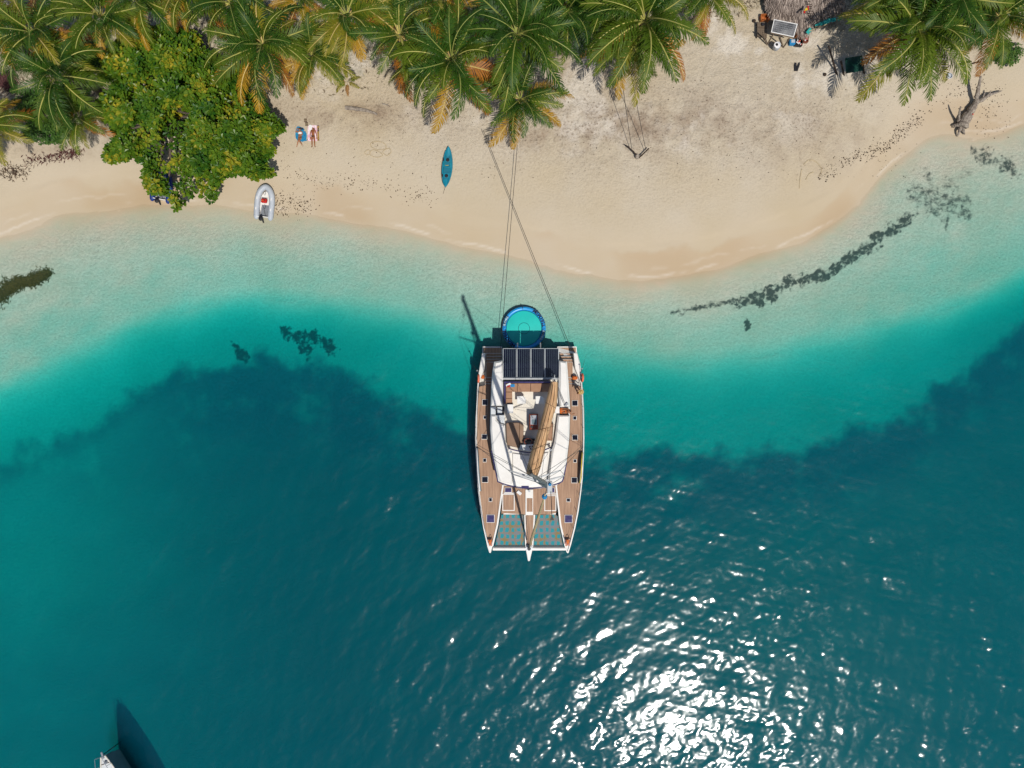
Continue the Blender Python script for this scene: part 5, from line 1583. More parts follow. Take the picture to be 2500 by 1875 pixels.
OUTL = [(232, 268), (245, 240), (285, 205), (240, 185), (262, 130), (300, 92), (318, 55), (345, 62), (380, 75), (410, 62), (440, 80), (478, 80), (492, 120), (530, 150), (575, 150), (590, 190), (605, 230),
        (640, 240), (648, 270), (672, 290), (690, 312), (655, 345), (668, 370), (640, 400), (668, 425), (620, 435), (590, 420), (545, 430), (528, 455), (520, 500), (492, 470), (460, 478), (430, 512), (408, 470), (370, 470), (352, 440), (352, 400), (330, 385), (262, 395), (255, 370), (290, 335), (268, 300)]
tg = G(445, 318)
tree = thing('broadleaf_tree', 'broad leafy green tree overhanging the beach above the navy dinghy', 'tree', tg)
r_ = random.Random(21)
cents = []
lump = [(r_.uniform(230, 690), r_.uniform(60, 510), r_.uniform(28, 60)) for _ in range(60)]
while len(cents) < 3700:
    x, y = r_.uniform(225, 695), r_.uniform(52, 515)
    if not in_poly(x, y, OUTL):
        continue
    ed = edge_d(x, y, OUTL)
    lm = max([0] + [1 - ((x - a) ** 2 + (y - b_) ** 2) / (c * c) for a, b_, c in lump])
    if lm < 0.06 and r_.random() < 0.85:
        continue
    zt = 2.6 + 4.2 * (1 - math.exp(-ed / 62)) + 1.9 * lm
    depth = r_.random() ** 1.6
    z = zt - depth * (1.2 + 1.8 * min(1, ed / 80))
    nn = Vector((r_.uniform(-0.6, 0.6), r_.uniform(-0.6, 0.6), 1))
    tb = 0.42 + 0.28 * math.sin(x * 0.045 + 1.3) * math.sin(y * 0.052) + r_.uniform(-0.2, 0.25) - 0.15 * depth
    cents.append((P(x, y, z), tb, nn))
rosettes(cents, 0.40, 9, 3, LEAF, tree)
MB().tube(smoothed([tg - Vector((0, 0, 0.2)), tg + Vector((-0.1, 0.2, 1.2)), tg + Vector((0.1, 0.1, 2.6))], 4), [0.42, 0.38, 0.36, 0.34, 0.33, 0.32, 0.32, 0.31, 0.30], 10).build('trunk', TRUNK, tree, True)
for k in range(34):
    c, _, _ = cents[r_.randrange(len(cents))]
    a = tg + Vector((0, 0, 1.6 + r_.random()))
    e_ = c - Vector((0, 0, 0.15))
    m1 = a.lerp(e_, 0.4) + Vector((r_.uniform(-0.4, 0.4), r_.uniform(-0.4, 0.4), 0.5))
    m2 = a.lerp(e_, 0.75) + Vector((r_.uniform(-0.3, 0.3), r_.uniform(-0.3, 0.3), 0.25))
    q = smoothed([a, m1, m2, e_], 4)
    MB().tube(q, [0.16 * (1 - i / len(q)) + 0.02 for i in range(len(q))], 6).build('limb', TRUNK, tree, True)

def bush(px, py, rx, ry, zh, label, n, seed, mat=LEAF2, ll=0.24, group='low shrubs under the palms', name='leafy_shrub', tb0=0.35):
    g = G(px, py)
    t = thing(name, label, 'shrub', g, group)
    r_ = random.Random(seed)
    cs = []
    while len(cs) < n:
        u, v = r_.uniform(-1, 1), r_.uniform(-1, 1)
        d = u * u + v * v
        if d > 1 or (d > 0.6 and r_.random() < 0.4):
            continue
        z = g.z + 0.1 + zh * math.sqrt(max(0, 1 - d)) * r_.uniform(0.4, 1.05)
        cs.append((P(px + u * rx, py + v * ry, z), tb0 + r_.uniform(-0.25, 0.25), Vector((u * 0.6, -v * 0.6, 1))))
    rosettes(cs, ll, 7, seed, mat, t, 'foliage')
    for k in range(6):
        c = cs[r_.randrange(n)][0]
        MB().tube([g - Vector((0, 0, 0.05)), g.lerp(c, 0.5) + Vector((0, 0, 0.15)), c], [0.05, 0.035, 0.015], 5).build('stem', TRUNK, t)
    return t
bush(72, 258, 42, 40, 1.6, 'dark green shrub under the palms near the left edge', 230, 31)
bush(115, 318, 62, 32, 1.5, 'low green shrub at the top of the beach on the left', 280, 32)
bush(150, 250, 45, 45, 1.8, 'deep green shrub between left palms and the leafy tree', 240, 33)
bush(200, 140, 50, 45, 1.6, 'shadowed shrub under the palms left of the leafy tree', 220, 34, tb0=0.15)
bush(2462, 130, 34, 30, 1.0, 'bright green shrub in the top right corner beside the beach', 150, 35, tb0=0.5)
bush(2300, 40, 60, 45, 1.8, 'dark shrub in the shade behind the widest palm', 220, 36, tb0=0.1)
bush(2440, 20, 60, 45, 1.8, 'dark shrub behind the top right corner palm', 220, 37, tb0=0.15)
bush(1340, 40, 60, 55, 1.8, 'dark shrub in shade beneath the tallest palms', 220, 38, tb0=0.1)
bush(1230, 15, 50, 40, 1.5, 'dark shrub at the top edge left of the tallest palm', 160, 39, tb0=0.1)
bush(690, 40, 38, 34, 0.6, 'thin grassy shrub on the litter between two palms', 90, 40, ll=0.16, tb0=0.5)
bush(895, 15, 34, 30, 0.6, 'thin grassy shrub at the top edge above the seedling', 70, 41, ll=0.16, tb0=0.5)

# dry litter behind the beach: fallen leaves, twigs and husks, too many to count
def litter(name, label, n, area, cols, ll, seed, cat='litter', zoff=0.01, width=0.16, sticks=0.5):
    r_ = random.Random(seed)
    vs, fs, tint = [], [], []
    for k in range(n):
        while True:
            x, y = area(r_)
            if x is not None:
                break
        g = G(x, y, zoff)
        a = r_.random() * 6.28
        l_ = ll * r_.uniform(0.4, 1.3)
        d = Vector((math.cos(a), math.sin(a), r_.uniform(-0.1, 0.25))); s_ = Vector((-d.y, d.x, 0)) * l_ * (width if r_.random() > sticks else width * 0.35)
        b_ = len(vs)
        vs += [g - d * l_ / 2 + Vector((0, 0, 0.02)), g + s_ + Vector((0, 0, 0.05)), g + d * l_ / 2 + Vector((0, 0, 0.03)), g - s_ + Vector((0, 0, 0.015))]
        fs.append((b_, b_ + 1, b_ + 2, b_ + 3)); tint.append(r_.random())
    m, nt, b = base_mat(name)
    at_ = nt.nodes.new('ShaderNodeAttribute'); at_.attribute_name = 'tint'
    link(nt, mixc(nt, at_.outputs['Fac'], cols[0], cols[1]), b.inputs['Base Color']); b.inputs['Roughness'].default_value = 0.95
    o = MB().add(vs, fs).build(name, m, None, kind='stuff')
    a = o.data.attributes.new('tint', 'FLOAT', 'FACE'); a.data.foreach_set('value', np.array(tint, dtype=np.float32))
    return tag(o, label, cat, kind='stuff')
def upper(r_):
    x = r_.uniform(-30, 2530)
    lim = np.interp(x, [0, 200, 500, 640, 800, 1000, 1300, 1500, 1800, 1900], [350, 350, 300, 210, 235, 200, 160, 120, 40, 0])
    y = r_.uniform(-30, max(lim, -20))
    return (x, y)
litter('palm_litter', 'dry palm litter and twigs scattered under the palms', 5200, upper, (lin('cdbf9f', 0.75), lin('5a4732', 0.6)), 0.34, 51)
def wrack(path, spread):
    def f(r_):
        t_ = r_.random() * (len(path) - 1); i = int(t_); f_ = t_ - i
        x = path[i][0] + (path[i + 1][0] - path[i][0]) * f_; y = path[i][1] + (path[i + 1][1] - path[i][1]) * f_
        return (x + r_.gauss(0, spread), y + r_.gauss(0, spread))
    return f
DKC = (lin('3a2c22', 0.6), lin('6b4f38', 0.6))
litter('seaweed_wrack', 'dark seaweed scraps strewn along the right-hand beach', 520, wrack([(2000, 440), (2060, 395), (2110, 375), (2150, 365), (2180, 345), (2215, 310), (2245, 285)], 9), DKC, 0.12, 52, 'seaweed', width=0.3)
litter('seaweed_wrack', 'faint seaweed scraps along the tide line below the sunbathers', 330, wrack([(690, 425), (760, 440), (840, 445), (900, 450), (1000, 470), (1060, 485)], 14), DKC, 0.11, 53, 'seaweed', width=0.3)
litter('seaweed_wrack', 'seaweed scraps on the wet sand right of the grey dinghy', 240, wrack([(672, 480), (680, 505), (720, 495), (750, 500)], 14), DKC, 0.15, 54, 'seaweed', width=0.25)
litter('seaweed_wrack', 'reddish dry seaweed heap under the left palms', 420, wrack([(60, 395), (130, 385), (170, 375), (195, 372)], 7), (lin('6e3a34', 0.6), lin('4a2a26', 0.6)), 0.32, 55, 'seaweed', width=0.12)
litter('seaweed_wrack', 'small brown scraps scattered over the upper beach', 900, lambda r_: (r_.uniform(620, 2250), r_.uniform(190, 440)), DKC, 0.10, 56, 'seaweed', width=0.3)
litter('seaweed_wrack', 'dark scraps round the driftwood trunk', 300, wrack([(2280, 240), (2330, 220), (2400, 210), (2440, 260), (2400, 320)], 22), DKC, 0.11, 57, 'seaweed', width=0.3)
litter('red_twigs', 'tangle of reddish dry twigs at the left edge under the palms', 420, wrack([(5, 190), (20, 200), (25, 215)], 10), (lin('7a4a48', 0.6), lin('4d2c2c', 0.6)), 0.6, 58, 'twigs', width=0.06, zoff=0.3)
litter('seaweed_wrack', 'brown seaweed and frond scraps at the far left of the beach', 260, wrack([(0, 425), (30, 415), (60, 425)], 9), DKC, 0.3, 59, 'seaweed', width=0.1)
# seaweed mat growing up to the surface on the left
r_ = random.Random(8)
vs, fs, tint = [], [], []
mat_path = [(-20, 735), (20, 705), (50, 690), (80, 685), (118, 668)]
for k in range(5200):
    t_ = r_.random() * (len(mat_path) - 1); i = int(t_); f = t_ - i
    x = mat_path[i][0] + (mat_path[i + 1][0] - mat_path[i][0]) * f; y = mat_path[i][1] + (mat_path[i + 1][1] - mat_path[i][1]) * f
    sp_ = (22 - 3.0 * t_) * (0.75 + 0.4 * math.sin(x * 0.13) * math.sin(x * 0.051 + 1))
    y += r_.gauss(0, sp_ * 0.62); x += r_.gauss(0, 6)
    g = G(x, y)
    a = r_.random() * 6.28; l_ = r_.uniform(0.15, 0.4)
    d = Vector((math.cos(a) * 0.8, math.sin(a) * 0.8, 0.35)); s_ = Vector((-d.y, d.x, 0)) * 0.045
    zt = min(0.02, g.z + l_ * 0.5 + 0.1)
    b_ = len(vs)
    vs += [g - s_, g + s_, Vector((g.x, g.y, 0)) + d * l_ + Vector((0, 0, zt - d.z * l_))]
    fs.append((b_, b_ + 1, b_ + 2)); tint.append(r_.random())
o = MB().add(vs, fs).build('seaweed_bed', LEAF2)
LWEED = leaf_mat('olive_weed', (0.022, 0.034, 0.010), (0.055, 0.068, 0.018), (0.10, 0.095, 0.03), 0.7, 0.1, 'tint')
o.data.materials[0] = LWEED
a = o.data.attributes.new('tint', 'FLOAT', 'FACE'); a.data.foreach_set('value', np.array(tint, dtype=np.float32))
tag(o, 'olive brown seaweed bed in the shallows at the left edge', 'seaweed', kind='stuff')

# ------------------------------------------------------------------ driftwood and swing
M['drift'] = pmat('bleached_driftwood', lin('b8ac9c', 0.74), lin('74655a', 0.66), 5, 0.95, 0.8, 14, 0.06, detail=6)
def zl(x, y):      # driftwood zoom coordinates
    return (2280 + x / 8.295, 160 + y / 8.295)
def gnarl(pts, rads, name, parent, seed, n=9, mat='drift'):
    r_ = random.Random(seed)
    q = smoothed(pts, 5)
    rr = []
    for i in range(len(q)):
        t_ = i / (len(q) - 1) * (len(rads) - 1); k = min(int(t_), len(rads) - 2)
        rr.append((rads[k] + (rads[k + 1] - rads[k]) * (t_ - k)) * r_.uniform(0.85, 1.15))
    o = MB().tube(q, rr, n).build(name, M[mat], parent)
    for v in o.data.vertices:
        v.co += Vector((r_.uniform(-1, 1), r_.uniform(-1, 1), r_.uniform(-1, 1))) * 0.018
    return o
dw = thing('driftwood_tree', 'large weathered driftwood trunk with forked branches by the water on the right', 'driftwood', G(*zl(620, 1050)))
gnarl([G(*zl(560, 1250), 0.35), G(*zl(640, 1080), 0.38), G(*zl(760, 900), 0.36), G(*zl(860, 740), 0.40)], [0.46, 0.44, 0.30, 0.22], 'trunk', dw, 1, 12)
gnarl([G(*zl(860, 760), 0.42), G(*zl(885, 560), 0.8), G(*zl(920, 380), 1.1), G(*zl(950, 210), 1.3)], [0.20, 0.16, 0.12, 0.07], 'branch', dw, 2)
gnarl([G(*zl(880, 740), 0.40), G(*zl(1000, 680), 0.5), G(*zl(1110, 600), 0.5), G(*zl(1240, 560), 0.4), G(*zl(1380, 510), 0.3)], [0.17, 0.16, 0.13, 0.08, 0.03], 'branch', dw, 3)
gnarl([G(*zl(1000, 660), 0.5), G(*zl(1015, 590), 0.6), G(*zl(1035, 540), 0.65)], [0.06, 0.05, 0.03], 'branch', dw, 4)
gnarl([G(*zl(1100, 600), 0.5), G(*zl(1130, 550), 0.6), G(*zl(1150, 510), 0.65)], [0.08, 0.07, 0.03], 'branch', dw, 5)
gnarl([G(*zl(500, 1120), 0.4), G(*zl(515, 980), 0.9), G(*zl(540, 830), 1.3)], [0.12, 0.10, 0.04], 'branch', dw, 6)
for k, (x0, y0, x1, y1) in enumerate(((540, 1210, 360, 1215), (540, 1250, 480, 1440), (580, 1270, 620, 1390), (600, 1200, 660, 1250), (510, 1180, 390, 1260))):
    gnarl([G(*zl(x0, y0), 0.3), G(*zl((x0 + x1) / 2, (y0 + y1) / 2 - 10), 0.38), G(*zl(x1, y1), 0.12)], [0.15, 0.11, 0.04], 'root', dw, 10 + k, 7)
o = MB().rbox(G(*zl(790, 985), 0.72), (0.12, 0.10, 0.06), 0.02, 0.6).build('red_cloth', M['red'])
tag(o, 'small red cloth scrap on the driftwood trunk', 'cloth')
lg = thing('driftwood_log', 'grey driftwood log lying on the sand below the seedling', 'driftwood', G(882, 268))
gnarl([G(843, 263, 0.08), G(870, 266, 0.12), G(900, 271, 0.10), G(921, 279, 0.06)], [0.17, 0.15, 0.13, 0.07], 'log', lg, 21)
gnarl([G(858, 264, 0.12), G(862, 260, 0.25)], [0.05, 0.03], 'branch_stub', lg, 22, 6)
o = thing('driftwood_stick', 'short forked stick on the sand right of the grey log', 'driftwood', G(945, 256))
gnarl([G(933, 253, 0.05), G(945, 256, 0.06), G(952, 260, 0.05)], [0.05, 0.05, 0.03], 'stick', o, 23, 6)
gnarl([G(944, 256, 0.06), G(950, 252, 0.06)], [0.03, 0.02], 'fork', o, 24, 6)
# swing
sw = thing('rope_swing', 'rope swing with forked branch seat hanging from the leaning palm', 'swing', G(1555, 378))
gnarl([G(1527, 354, 0.42), G(1541, 365, 0.40), G(1553, 378, 0.36)], [0.055, 0.06, 0.065], 'seat_branch', sw, 31, 7, 'darkwood')
gnarl([G(1560, 385, 0.36), G(1572, 374, 0.40), G(1584, 362, 0.44)], [0.065, 0.06, 0.05], 'seat_branch', sw, 32, 7, 'darkwood')
MB().lathe(G(1555, 383.5, 0.10), [(0.16, 0), (0.18, 0.12), (0.17, 0.26), (0.12, 0.30)], 14).build('seat_stump', M['drift'], sw)
for (x0, y0, z0), (x1, y1) in (((1515, 168, 5.6), (1542, 362)), ((1540, 176, 5.6), (1577, 368))):
    a, b_ = P(x0, y0, z0), G(x1, y1, 0.42)
    MB().tube([a, a.lerp(b_, 0.5) - Vector((0, 0, 0.1)), b_], 0.022, 5).build('rope', M['line'], sw)
# sand drawings: low ridges and grooves pushed up by hand
SANDR = pmat('raked_sand', lin('cdbb9a', 0.78), lin('bca987', 0.76), 4, 0.95, 0.4, 25)
dr = bpy.data.objects.new('sand_drawing', None); C.objects.link(dr); place(dr, G(920, 370)); dr['kind'] = 'structure'
for k, pts in enumerate(([(905, 350), (920, 345), (938, 350), (942, 362), (925, 366), (908, 360)], [(903, 372), (912, 366), (928, 372), (934, 380), (920, 384), (906, 380)], [(935, 370), (948, 362), (955, 370), (946, 380), (938, 376)], [(892, 370), (900, 366), (904, 374), (896, 378), (890, 374)])):
    MB().tube(smoothed([G(x, y, 0.015) for x, y in pts], 5, True), 0.035, 5, closed=True, flat=0.8).build('sand_ridge', SANDR, dr, True)
dr2 = bpy.data.objects.new('sand_drawing', None); C.objects.link(dr2); place(dr2, G(1990, 410)); dr2['kind'] = 'structure'
for pts in ([(1962, 402), (1972, 392), (1985, 391), (1998, 400), (2006, 415), (1999, 430)], [(1968, 438), (1975, 425), (1986, 420)], [(1957, 412), (1953, 440), (1952, 460)]):
    MB().tube(smoothed([G(x, y, 0.01) for x, y in pts], 5), 0.045, 5, flat=0.7).build('sand_ridge', SANDR, dr2, True)
# ------------------------------------------------------------------ thatched hut and its yard
def zh(x, y):      # hut zoom coordinates -> pixels
    return (1820 + x / 7.373, y / 7.373)
m, nt, b = base_mat('thatch')
a_ = nt.nodes.new('ShaderNodeAttribute'); a_.attribute_name = 'tint'
link(nt, mixc(nt, a_.outputs['Fac'], lin('cdbcae', 0.78), lin('6a5950', 0.66)), b.inputs['Base Color']); b.inputs['Roughness'].default_value = 0.95
THATCH = m
M['thatchbase'] = pmat('thatch_underlayer', lin('8d7c6f', 0.68), lin('6b5b50', 0.62), 6, 0.95, 0.6, 20)
hut = thing('thatched_hut', 'palm-thatched hut roof cut by the top edge', 'hut', G(1968, 20))
EAVE = [zh(*p) for p in ((380, -120), (385, 0), (430, 120), (490, 240), (560, 330), (700, 400), (850, 480), (1000, 560), (1100, 570), (1180, 470), (1300, 400), (1500, 340), (1650, 270), (1740, 180), (1760, 60), (1740, -120))]
EZ, RZ = 2.15, 4.4
def ridge(t):
    return P(1905 + 110 * t, -105, RZ)
ne = len(EAVE)
ev = [P(x, y, EZ) for x, y in EAVE]
K = 8
vs, fs = [], []
for i, e_ in enumerate(ev):
    rg = ridge(i / (ne - 1))
    for k in range(K + 1):
        s = k / K
        p = e_.lerp(rg, s); p.z += 0.25 * math.sin(math.pi * s)
        vs.append(p)
for i in range(ne - 1):
    for k in range(K):
        q = i * (K + 1) + k
        fs.append((q, q + K + 1, q + K + 2, q + 1))
def split(i0, i1, name):
    used = [f for n_, f in enumerate(fs) if i0 <= n_ // K < i1]
    ids = sorted({i for f in used for i in f}); mp_ = {q: k for k, q in enumerate(ids)}
    o = MB().add([vs[q] for q in ids], [tuple(mp_[q] for q in f) for f in used]).build(name, M['thatchbase'], hut)
    return o
s1, s2 = split(0, 8, 'roof_slope'), split(8, ne - 1, 'roof_slope')
r_ = random.Random(4)
for (i0, i1, par) in ((0, 8, s1), (8, ne - 1, s2)):
    tv, tf, ti = [], [], []
    for k in range(2600):
        u = r_.uniform(i0, i1 - 0.001); i = int(u); f = u - i
        e_ = ev[i].lerp(ev[i + 1], f); rg = ridge(u / (ne - 1))
        row = r_.randrange(9)
        s0 = row / 9 + r_.uniform(-0.04, 0.04) - 0.03
        d = (e_ - rg).normalized()
        p = e_.lerp(rg, s0); p.z += 0.25 * math.sin(math.pi * min(max(s0, 0), 1)) + 0.03 + 0.05 * r_.random()
        side = Vector((-d.y, d.x, 0)).normalized()
        l_ = r_.uniform(0.4, 0.9)
        w = side * r_.uniform(0.02, 0.05)
        dd = d + side * r_.uniform(-0.25, 0.25)
        b_ = len(tv)
        tv += [p - dd * l_ * 0.5 - w + Vector((0, 0, 0.01)), p - dd * l_ * 0.5 + w, p + dd * l_ * 0.5 + w * 0.3 - Vector((0, 0, 0.02)), p + dd * l_ * 0.5 - w * 0.3]
        tf.append((b_, b_ + 1, b_ + 2, b_ + 3)); ti.append(r_.random())
    o = MB().add(tv, tf).build('thatch', THATCH, par, kind='stuff')
    a = o.data.attributes.new('tint', 'FLOAT', 'FACE'); a.data.foreach_set('value', np.array(ti, dtype=np.float32))
for k in range(8):      # ladder-like ridge lashing
    x, y = zh(1150 + 8 * k % 40, 30 + k * 42)
    MB().tube([P(x - 3, y, 3.75 - 0.14 * k), P(x + 4, y + 1, 3.75 - 0.14 * k)], 0.03, 5).build('ridge_lashing', M['darkwood'], hut)
for x, y in ((470, 200), (900, 500), (1500, 320), (1700, 100)):
    p = P(*zh(x, y), EZ - 0.1); g = Vector((p.x, p.y, gz(p.x, p.y) - 0.1))
    MB().tube([g, p], 0.08, 8).build('post', M['darkwood'], hut)
mbw = MB()
for i in range(2, ne - 2):
    p, q = ev[i].lerp(ridge(i / ne), 0.18), ev[i + 1].lerp(ridge((i + 1) / ne), 0.18)
    zg = gz(p.x, p.y)
    mbw.add([(p.x, p.y, zg), (q.x, q.y, zg), (q.x, q.y, EZ), (p.x, p.y, EZ)], [(0, 1, 2, 3)])
mbw.build('cane_wall', M['wood'], hut)
# turquoise boards under the eave
bd = thing('turquoise_boards', 'turquoise painted boards along the front eave of the hut', 'boards', G(*zh(1450, 420)))
for k, (p, q) in enumerate((((1110, 590), (1180, 500)), ((1265, 465), (1400, 400)), ((1400, 400), (1540, 345)), ((1550, 345), (1630, 330)), ((1660, 345), (1735, 285)))):
    a, c = P(*zh(p[0], p[1] + 12), 2.5), P(*zh(q[0], q[1] + 12), 2.5)
    ang_ = math.atan2(c.y - a.y, c.x - a.x)
    MB().rbox((a + c) / 2 + Vector((0, 0, -0.05 * (k % 2))), ((c - a).length, 0.30, 0.05), 0.015, ang_, R(20)).build('board', M['turq'], bd)
for p, q in (((1140, 560), (1480, 430)), ((1260, 480), (1350, 470))):
    MB().tube([P(*zh(*p), 2.5), P(*zh(*q), 2.5)], 0.035, 6).build('pole', M['rope'], bd)
fl = thing('hanging_flag', 'crumpled red and yellow flag lying on the thatch', 'flag', P(*zh(1090, 170), 3.55))
for pts, mt in ((((1045, 235), (1050, 195), (1080, 190), (1075, 235)), 'red'), (((1055, 195), (1085, 150), (1125, 130), (1118, 180), (1080, 195)), 'yellow'), (((1110, 135), (1120, 105), (1142, 110), (1142, 180), (1125, 180)), 'red')):
    MB().prism([(P(*zh(*p), 3.75).x, P(*zh(*p), 3.75).y) for p in pts], 3.72, 3.76).build('stripe', M[mt], fl)
# solar panel on a wooden stand
so = thing('solar_panel', 'framed solar panel on a rough timber stand in front of the hut', 'solar panel', G(*zh(690, 560)))
cs = [P(*zh(515, 345), 3.05), P(*zh(940, 430), 3.05), P(*zh(870, 670), 2.7), P(*zh(460, 580), 2.7)]
def quad_pt(u, v):
    return cs[0].lerp(cs[1], u).lerp(cs[3].lerp(cs[2], u), v)
up_ = (cs[1] - cs[0]).cross(cs[0] - cs[3]).normalized()
if up_.z < 0: up_ = -up_
fv = [quad_pt(u, v) + up_ * h for h in (-0.04, 0) for u, v in ((0, 0), (1, 0), (1, 1), (0, 1))]
MB().add(fv, [(3, 2, 1, 0), (4, 5, 6, 7), (0, 1, 5, 4), (1, 2, 6, 5), (2, 3, 7, 6), (3, 0, 4, 7)]).build('frame', M['white'], so)
bk = [quad_pt(u, v) + up_ * 0.03 for u, v in ((0.03, 0.05), (0.97, 0.05), (0.97, 0.95), (0.03, 0.95))]
MB().add(bk, [(0, 1, 2, 3)]).build('backing', M['hullgrey'], so)
cm = MB()
for i in range(12):
    for j in range(6):
        u0, u1 = 0.035 + i * 0.93 / 12 + 0.004, 0.035 + (i + 1) * 0.93 / 12 - 0.004
        v0, v1 = 0.06 + j * 0.88 / 6 + 0.006, 0.06 + (j + 1) * 0.88 / 6 - 0.006
        cm.add([quad_pt(u, v) + up_ * 0.05 for u, v in ((u0, v0), (u1, v0), (u1, v1), (u0, v1))], [(0, 1, 2, 3)])
cm.build('solar_cells', M['cell'], so, kind='stuff')
for (x0, y0), (x1, y1) in (((510, 600), (385, 810)), ((310, 580), (385, 810)), ((790, 690), (680, 860)), ((620, 660), (680, 860)), ((560, 420), (560, 430)), ((860, 470), (860, 480))):
    MB().tube([P(*zh(x0, y0), 2.65), G(*zh(x1, y1), -0.05)], 0.055, 7).build('stand_leg', M['wood'], so)
MB().tube([P(*zh(455, 590), 2.6), P(*zh(880, 685), 2.6)], 0.045, 6).build('stand_rail', M['wood'], so)
# table, crates, barrel, cooler, produce
tb = thing('plank_table', 'dark weathered plank table left of the solar panel', 'table', G(*zh(300, 520)))
for k in range(5):
    x = 215 + k * 34
    MB().prism([(P(*zh(a, c), 1.75).x, P(*zh(a, c), 1.75).y) for a, c in ((x, 400 - k * 2), (x + 31, 398 - k * 2), (x + 33, 655 + k * 8), (x, 650 + k * 8))], 1.70, 1.75).build('plank', M['wood'], tb)
for x, y in ((225, 410), (370, 405), (225, 640), (370, 680)):
    p = P(*zh(x, y), 1.7)
    MB().tube([Vector((p.x, p.y, gz(p.x, p.y) - 0.05)), p], 0.05, 6).build('leg', M['darkwood'], tb)
o = MB().lathe(P(*zh(305, 450), 1.75), [(0.10, 0), (0.13, 0.08), (0.12, 0.16), (0.05, 0.17)], 12).build('black_pot', M['black'])
tag(o, 'small black pot standing on the plank table', 'pot')
M['crate'] = pmat('orange_crate_plastic', lin('d07a3c', 0.72), lin('b5642c', 0.7), 5, 0.6)
def crate(x0, y0, x1, y1, h, label, mat='crate', fill=None, rz=0.0, fill_label='', group='crates and boxes by the hut'):
    c = G(*zh((x0 + x1) / 2, (y0 + y1) / 2))
    w, d = (x1 - x0) / 7.373 * 0.0331, (y1 - y0) / 7.373 * 0.0331
    t = thing('crate', label, 'crate', c, group)
    rot = Matrix.Rotation(rz, 3, 'Z')
    for dx, dy, sx_, sy_ in ((-w / 2, 0, 0.04, d), (w / 2, 0, 0.04, d), (0, -d / 2, w - 0.05, 0.04), (0, d / 2, w - 0.05, 0.04)):
        MB().box(c + rot @ Vector((dx, dy, h / 2)), (sx_, sy_, h), rz).build('side', M[mat], t)
    MB().box(c + Vector((0, 0, 0.03)), (w - 0.05, d - 0.05, 0.04), rz).build('bottom', M[mat], t)
    if fill:
        r_ = random.Random(int(x0))
        ht = thing('fruit_heap', fill_label, 'fruit', c + Vector((0, 0, 0.05)), 'fruit in the crates by the hut')
        for k in range(14):
            q = c + rot @ Vector((r_.uniform(-w / 2 + 0.08, w / 2 - 0.08), r_.uniform(-d / 2 + 0.08, d / 2 - 0.08), h - 0.10))
            MB().lathe(q, [(0.02, 0), (0.06, 0.03), (0.065, 0.07), (0.03, 0.12), (0.005, 0.125)], 7).build('fruit', M[r_.choice(fill)], ht)
    return t
crate(255, 300, 392, 410, 0.45, 'orange crate behind the plank table')
crate(890, 600, 985, 690, 0.40, 'orange crate tucked under the right side of the solar panel', rz=-0.25)
crate(940, 655, 1035, 740, 0.35, 'open orange crate among the boxes right of the solar panel', rz=-0.1)
crate(870, 735, 1000, 845, 0.35, 'black crate of red fruit in front of the solar panel', 'black', ('red', 'white', 'buoy'), -0.12, 'red and white fruit heaped in the black crate by the hut')
crate(1025, 680, 1105, 780, 0.35, 'brown crate of red and white fruit at the right end of the boxes', 'mahog', ('red', 'white'), -0.1, 'red and white fruit heaped in the brown crate by the hut')
co = thing('cool_box', 'blue cool box with white lid beside the black fruit crate', 'cool box', G(*zh(820, 785)))
c = G(*zh(820, 785))
MB().rbox(c + Vector((0, 0, 0.2)), (0.46, 0.44, 0.36), 0.04).build('box', M['blue'], co)
MB().rbox(c + Vector((0.02, 0.03, 0.40)), (0.30, 0.26, 0.05), 0.02).build('lid', M['hypalon'], co)
ba = thing('white_barrel', 'white plastic barrel with dark opening in front of the solar panel', 'barrel', G(*zh(550, 850)))
c = G(*zh(545, 860))
c2 = P(*zh(575, 810), c.z + 0.85)
tl_ = Vector((c2.x - c.x, c2.y - c.y, 0.85))
MB().tube([c, c + tl_ * 0.1, c + tl_ * 0.5, c + tl_ * 0.9, c + tl_], [0.24, 0.28, 0.29, 0.28, 0.26], 20).build('body', M['hypalon'], ba, 50)
MB().lathe(c + tl_ + Vector((-0.02, 0.0, 0.0)), [(0.25, 0), (0.25, 0.03), (0.2, 0.04)], 20).build('lid', M['white'], ba)
MB().lathe(c + tl_ + Vector((-0.06, 0.02, 0.04)), [(0.11, 0), (0.11, 0.015)], 14).build('opening', M['black'], ba)
fi = thing('swim_fins', 'pair of black swim fins lying on the sand below the hut', 'swim fins', G(*zh(920, 1210)))
for pts in (((885, 1130), (915, 1130), (918, 1180), (905, 1280), (870, 1280), (868, 1190)), ((950, 1130), (978, 1125), (975, 1170), (935, 1282), (905, 1280), (925, 1190))):
    MB().prism([(G(*zh(*p)).x, G(*zh(*p)).y) for p in pts], fi.location.z - 0.02, fi.location.z + 0.06, 0.015).build('fin', M['black'], fi)
for x, y, lb in ((150, 385, 'dark coconut husk left of the orange crate by the hut'), (1420, 1350, 'dark coconut husk under the palm shadow below the hut')):
    o = MB().lathe(G(*zh(x, y), 0.0), [(0.05, 0), (0.14, 0.06), (0.13, 0.15), (0.05, 0.2)], 9).build('coconut_husk', M['darkwood'])
    tag(o, lb, 'coconut', 'fallen coconut husks')
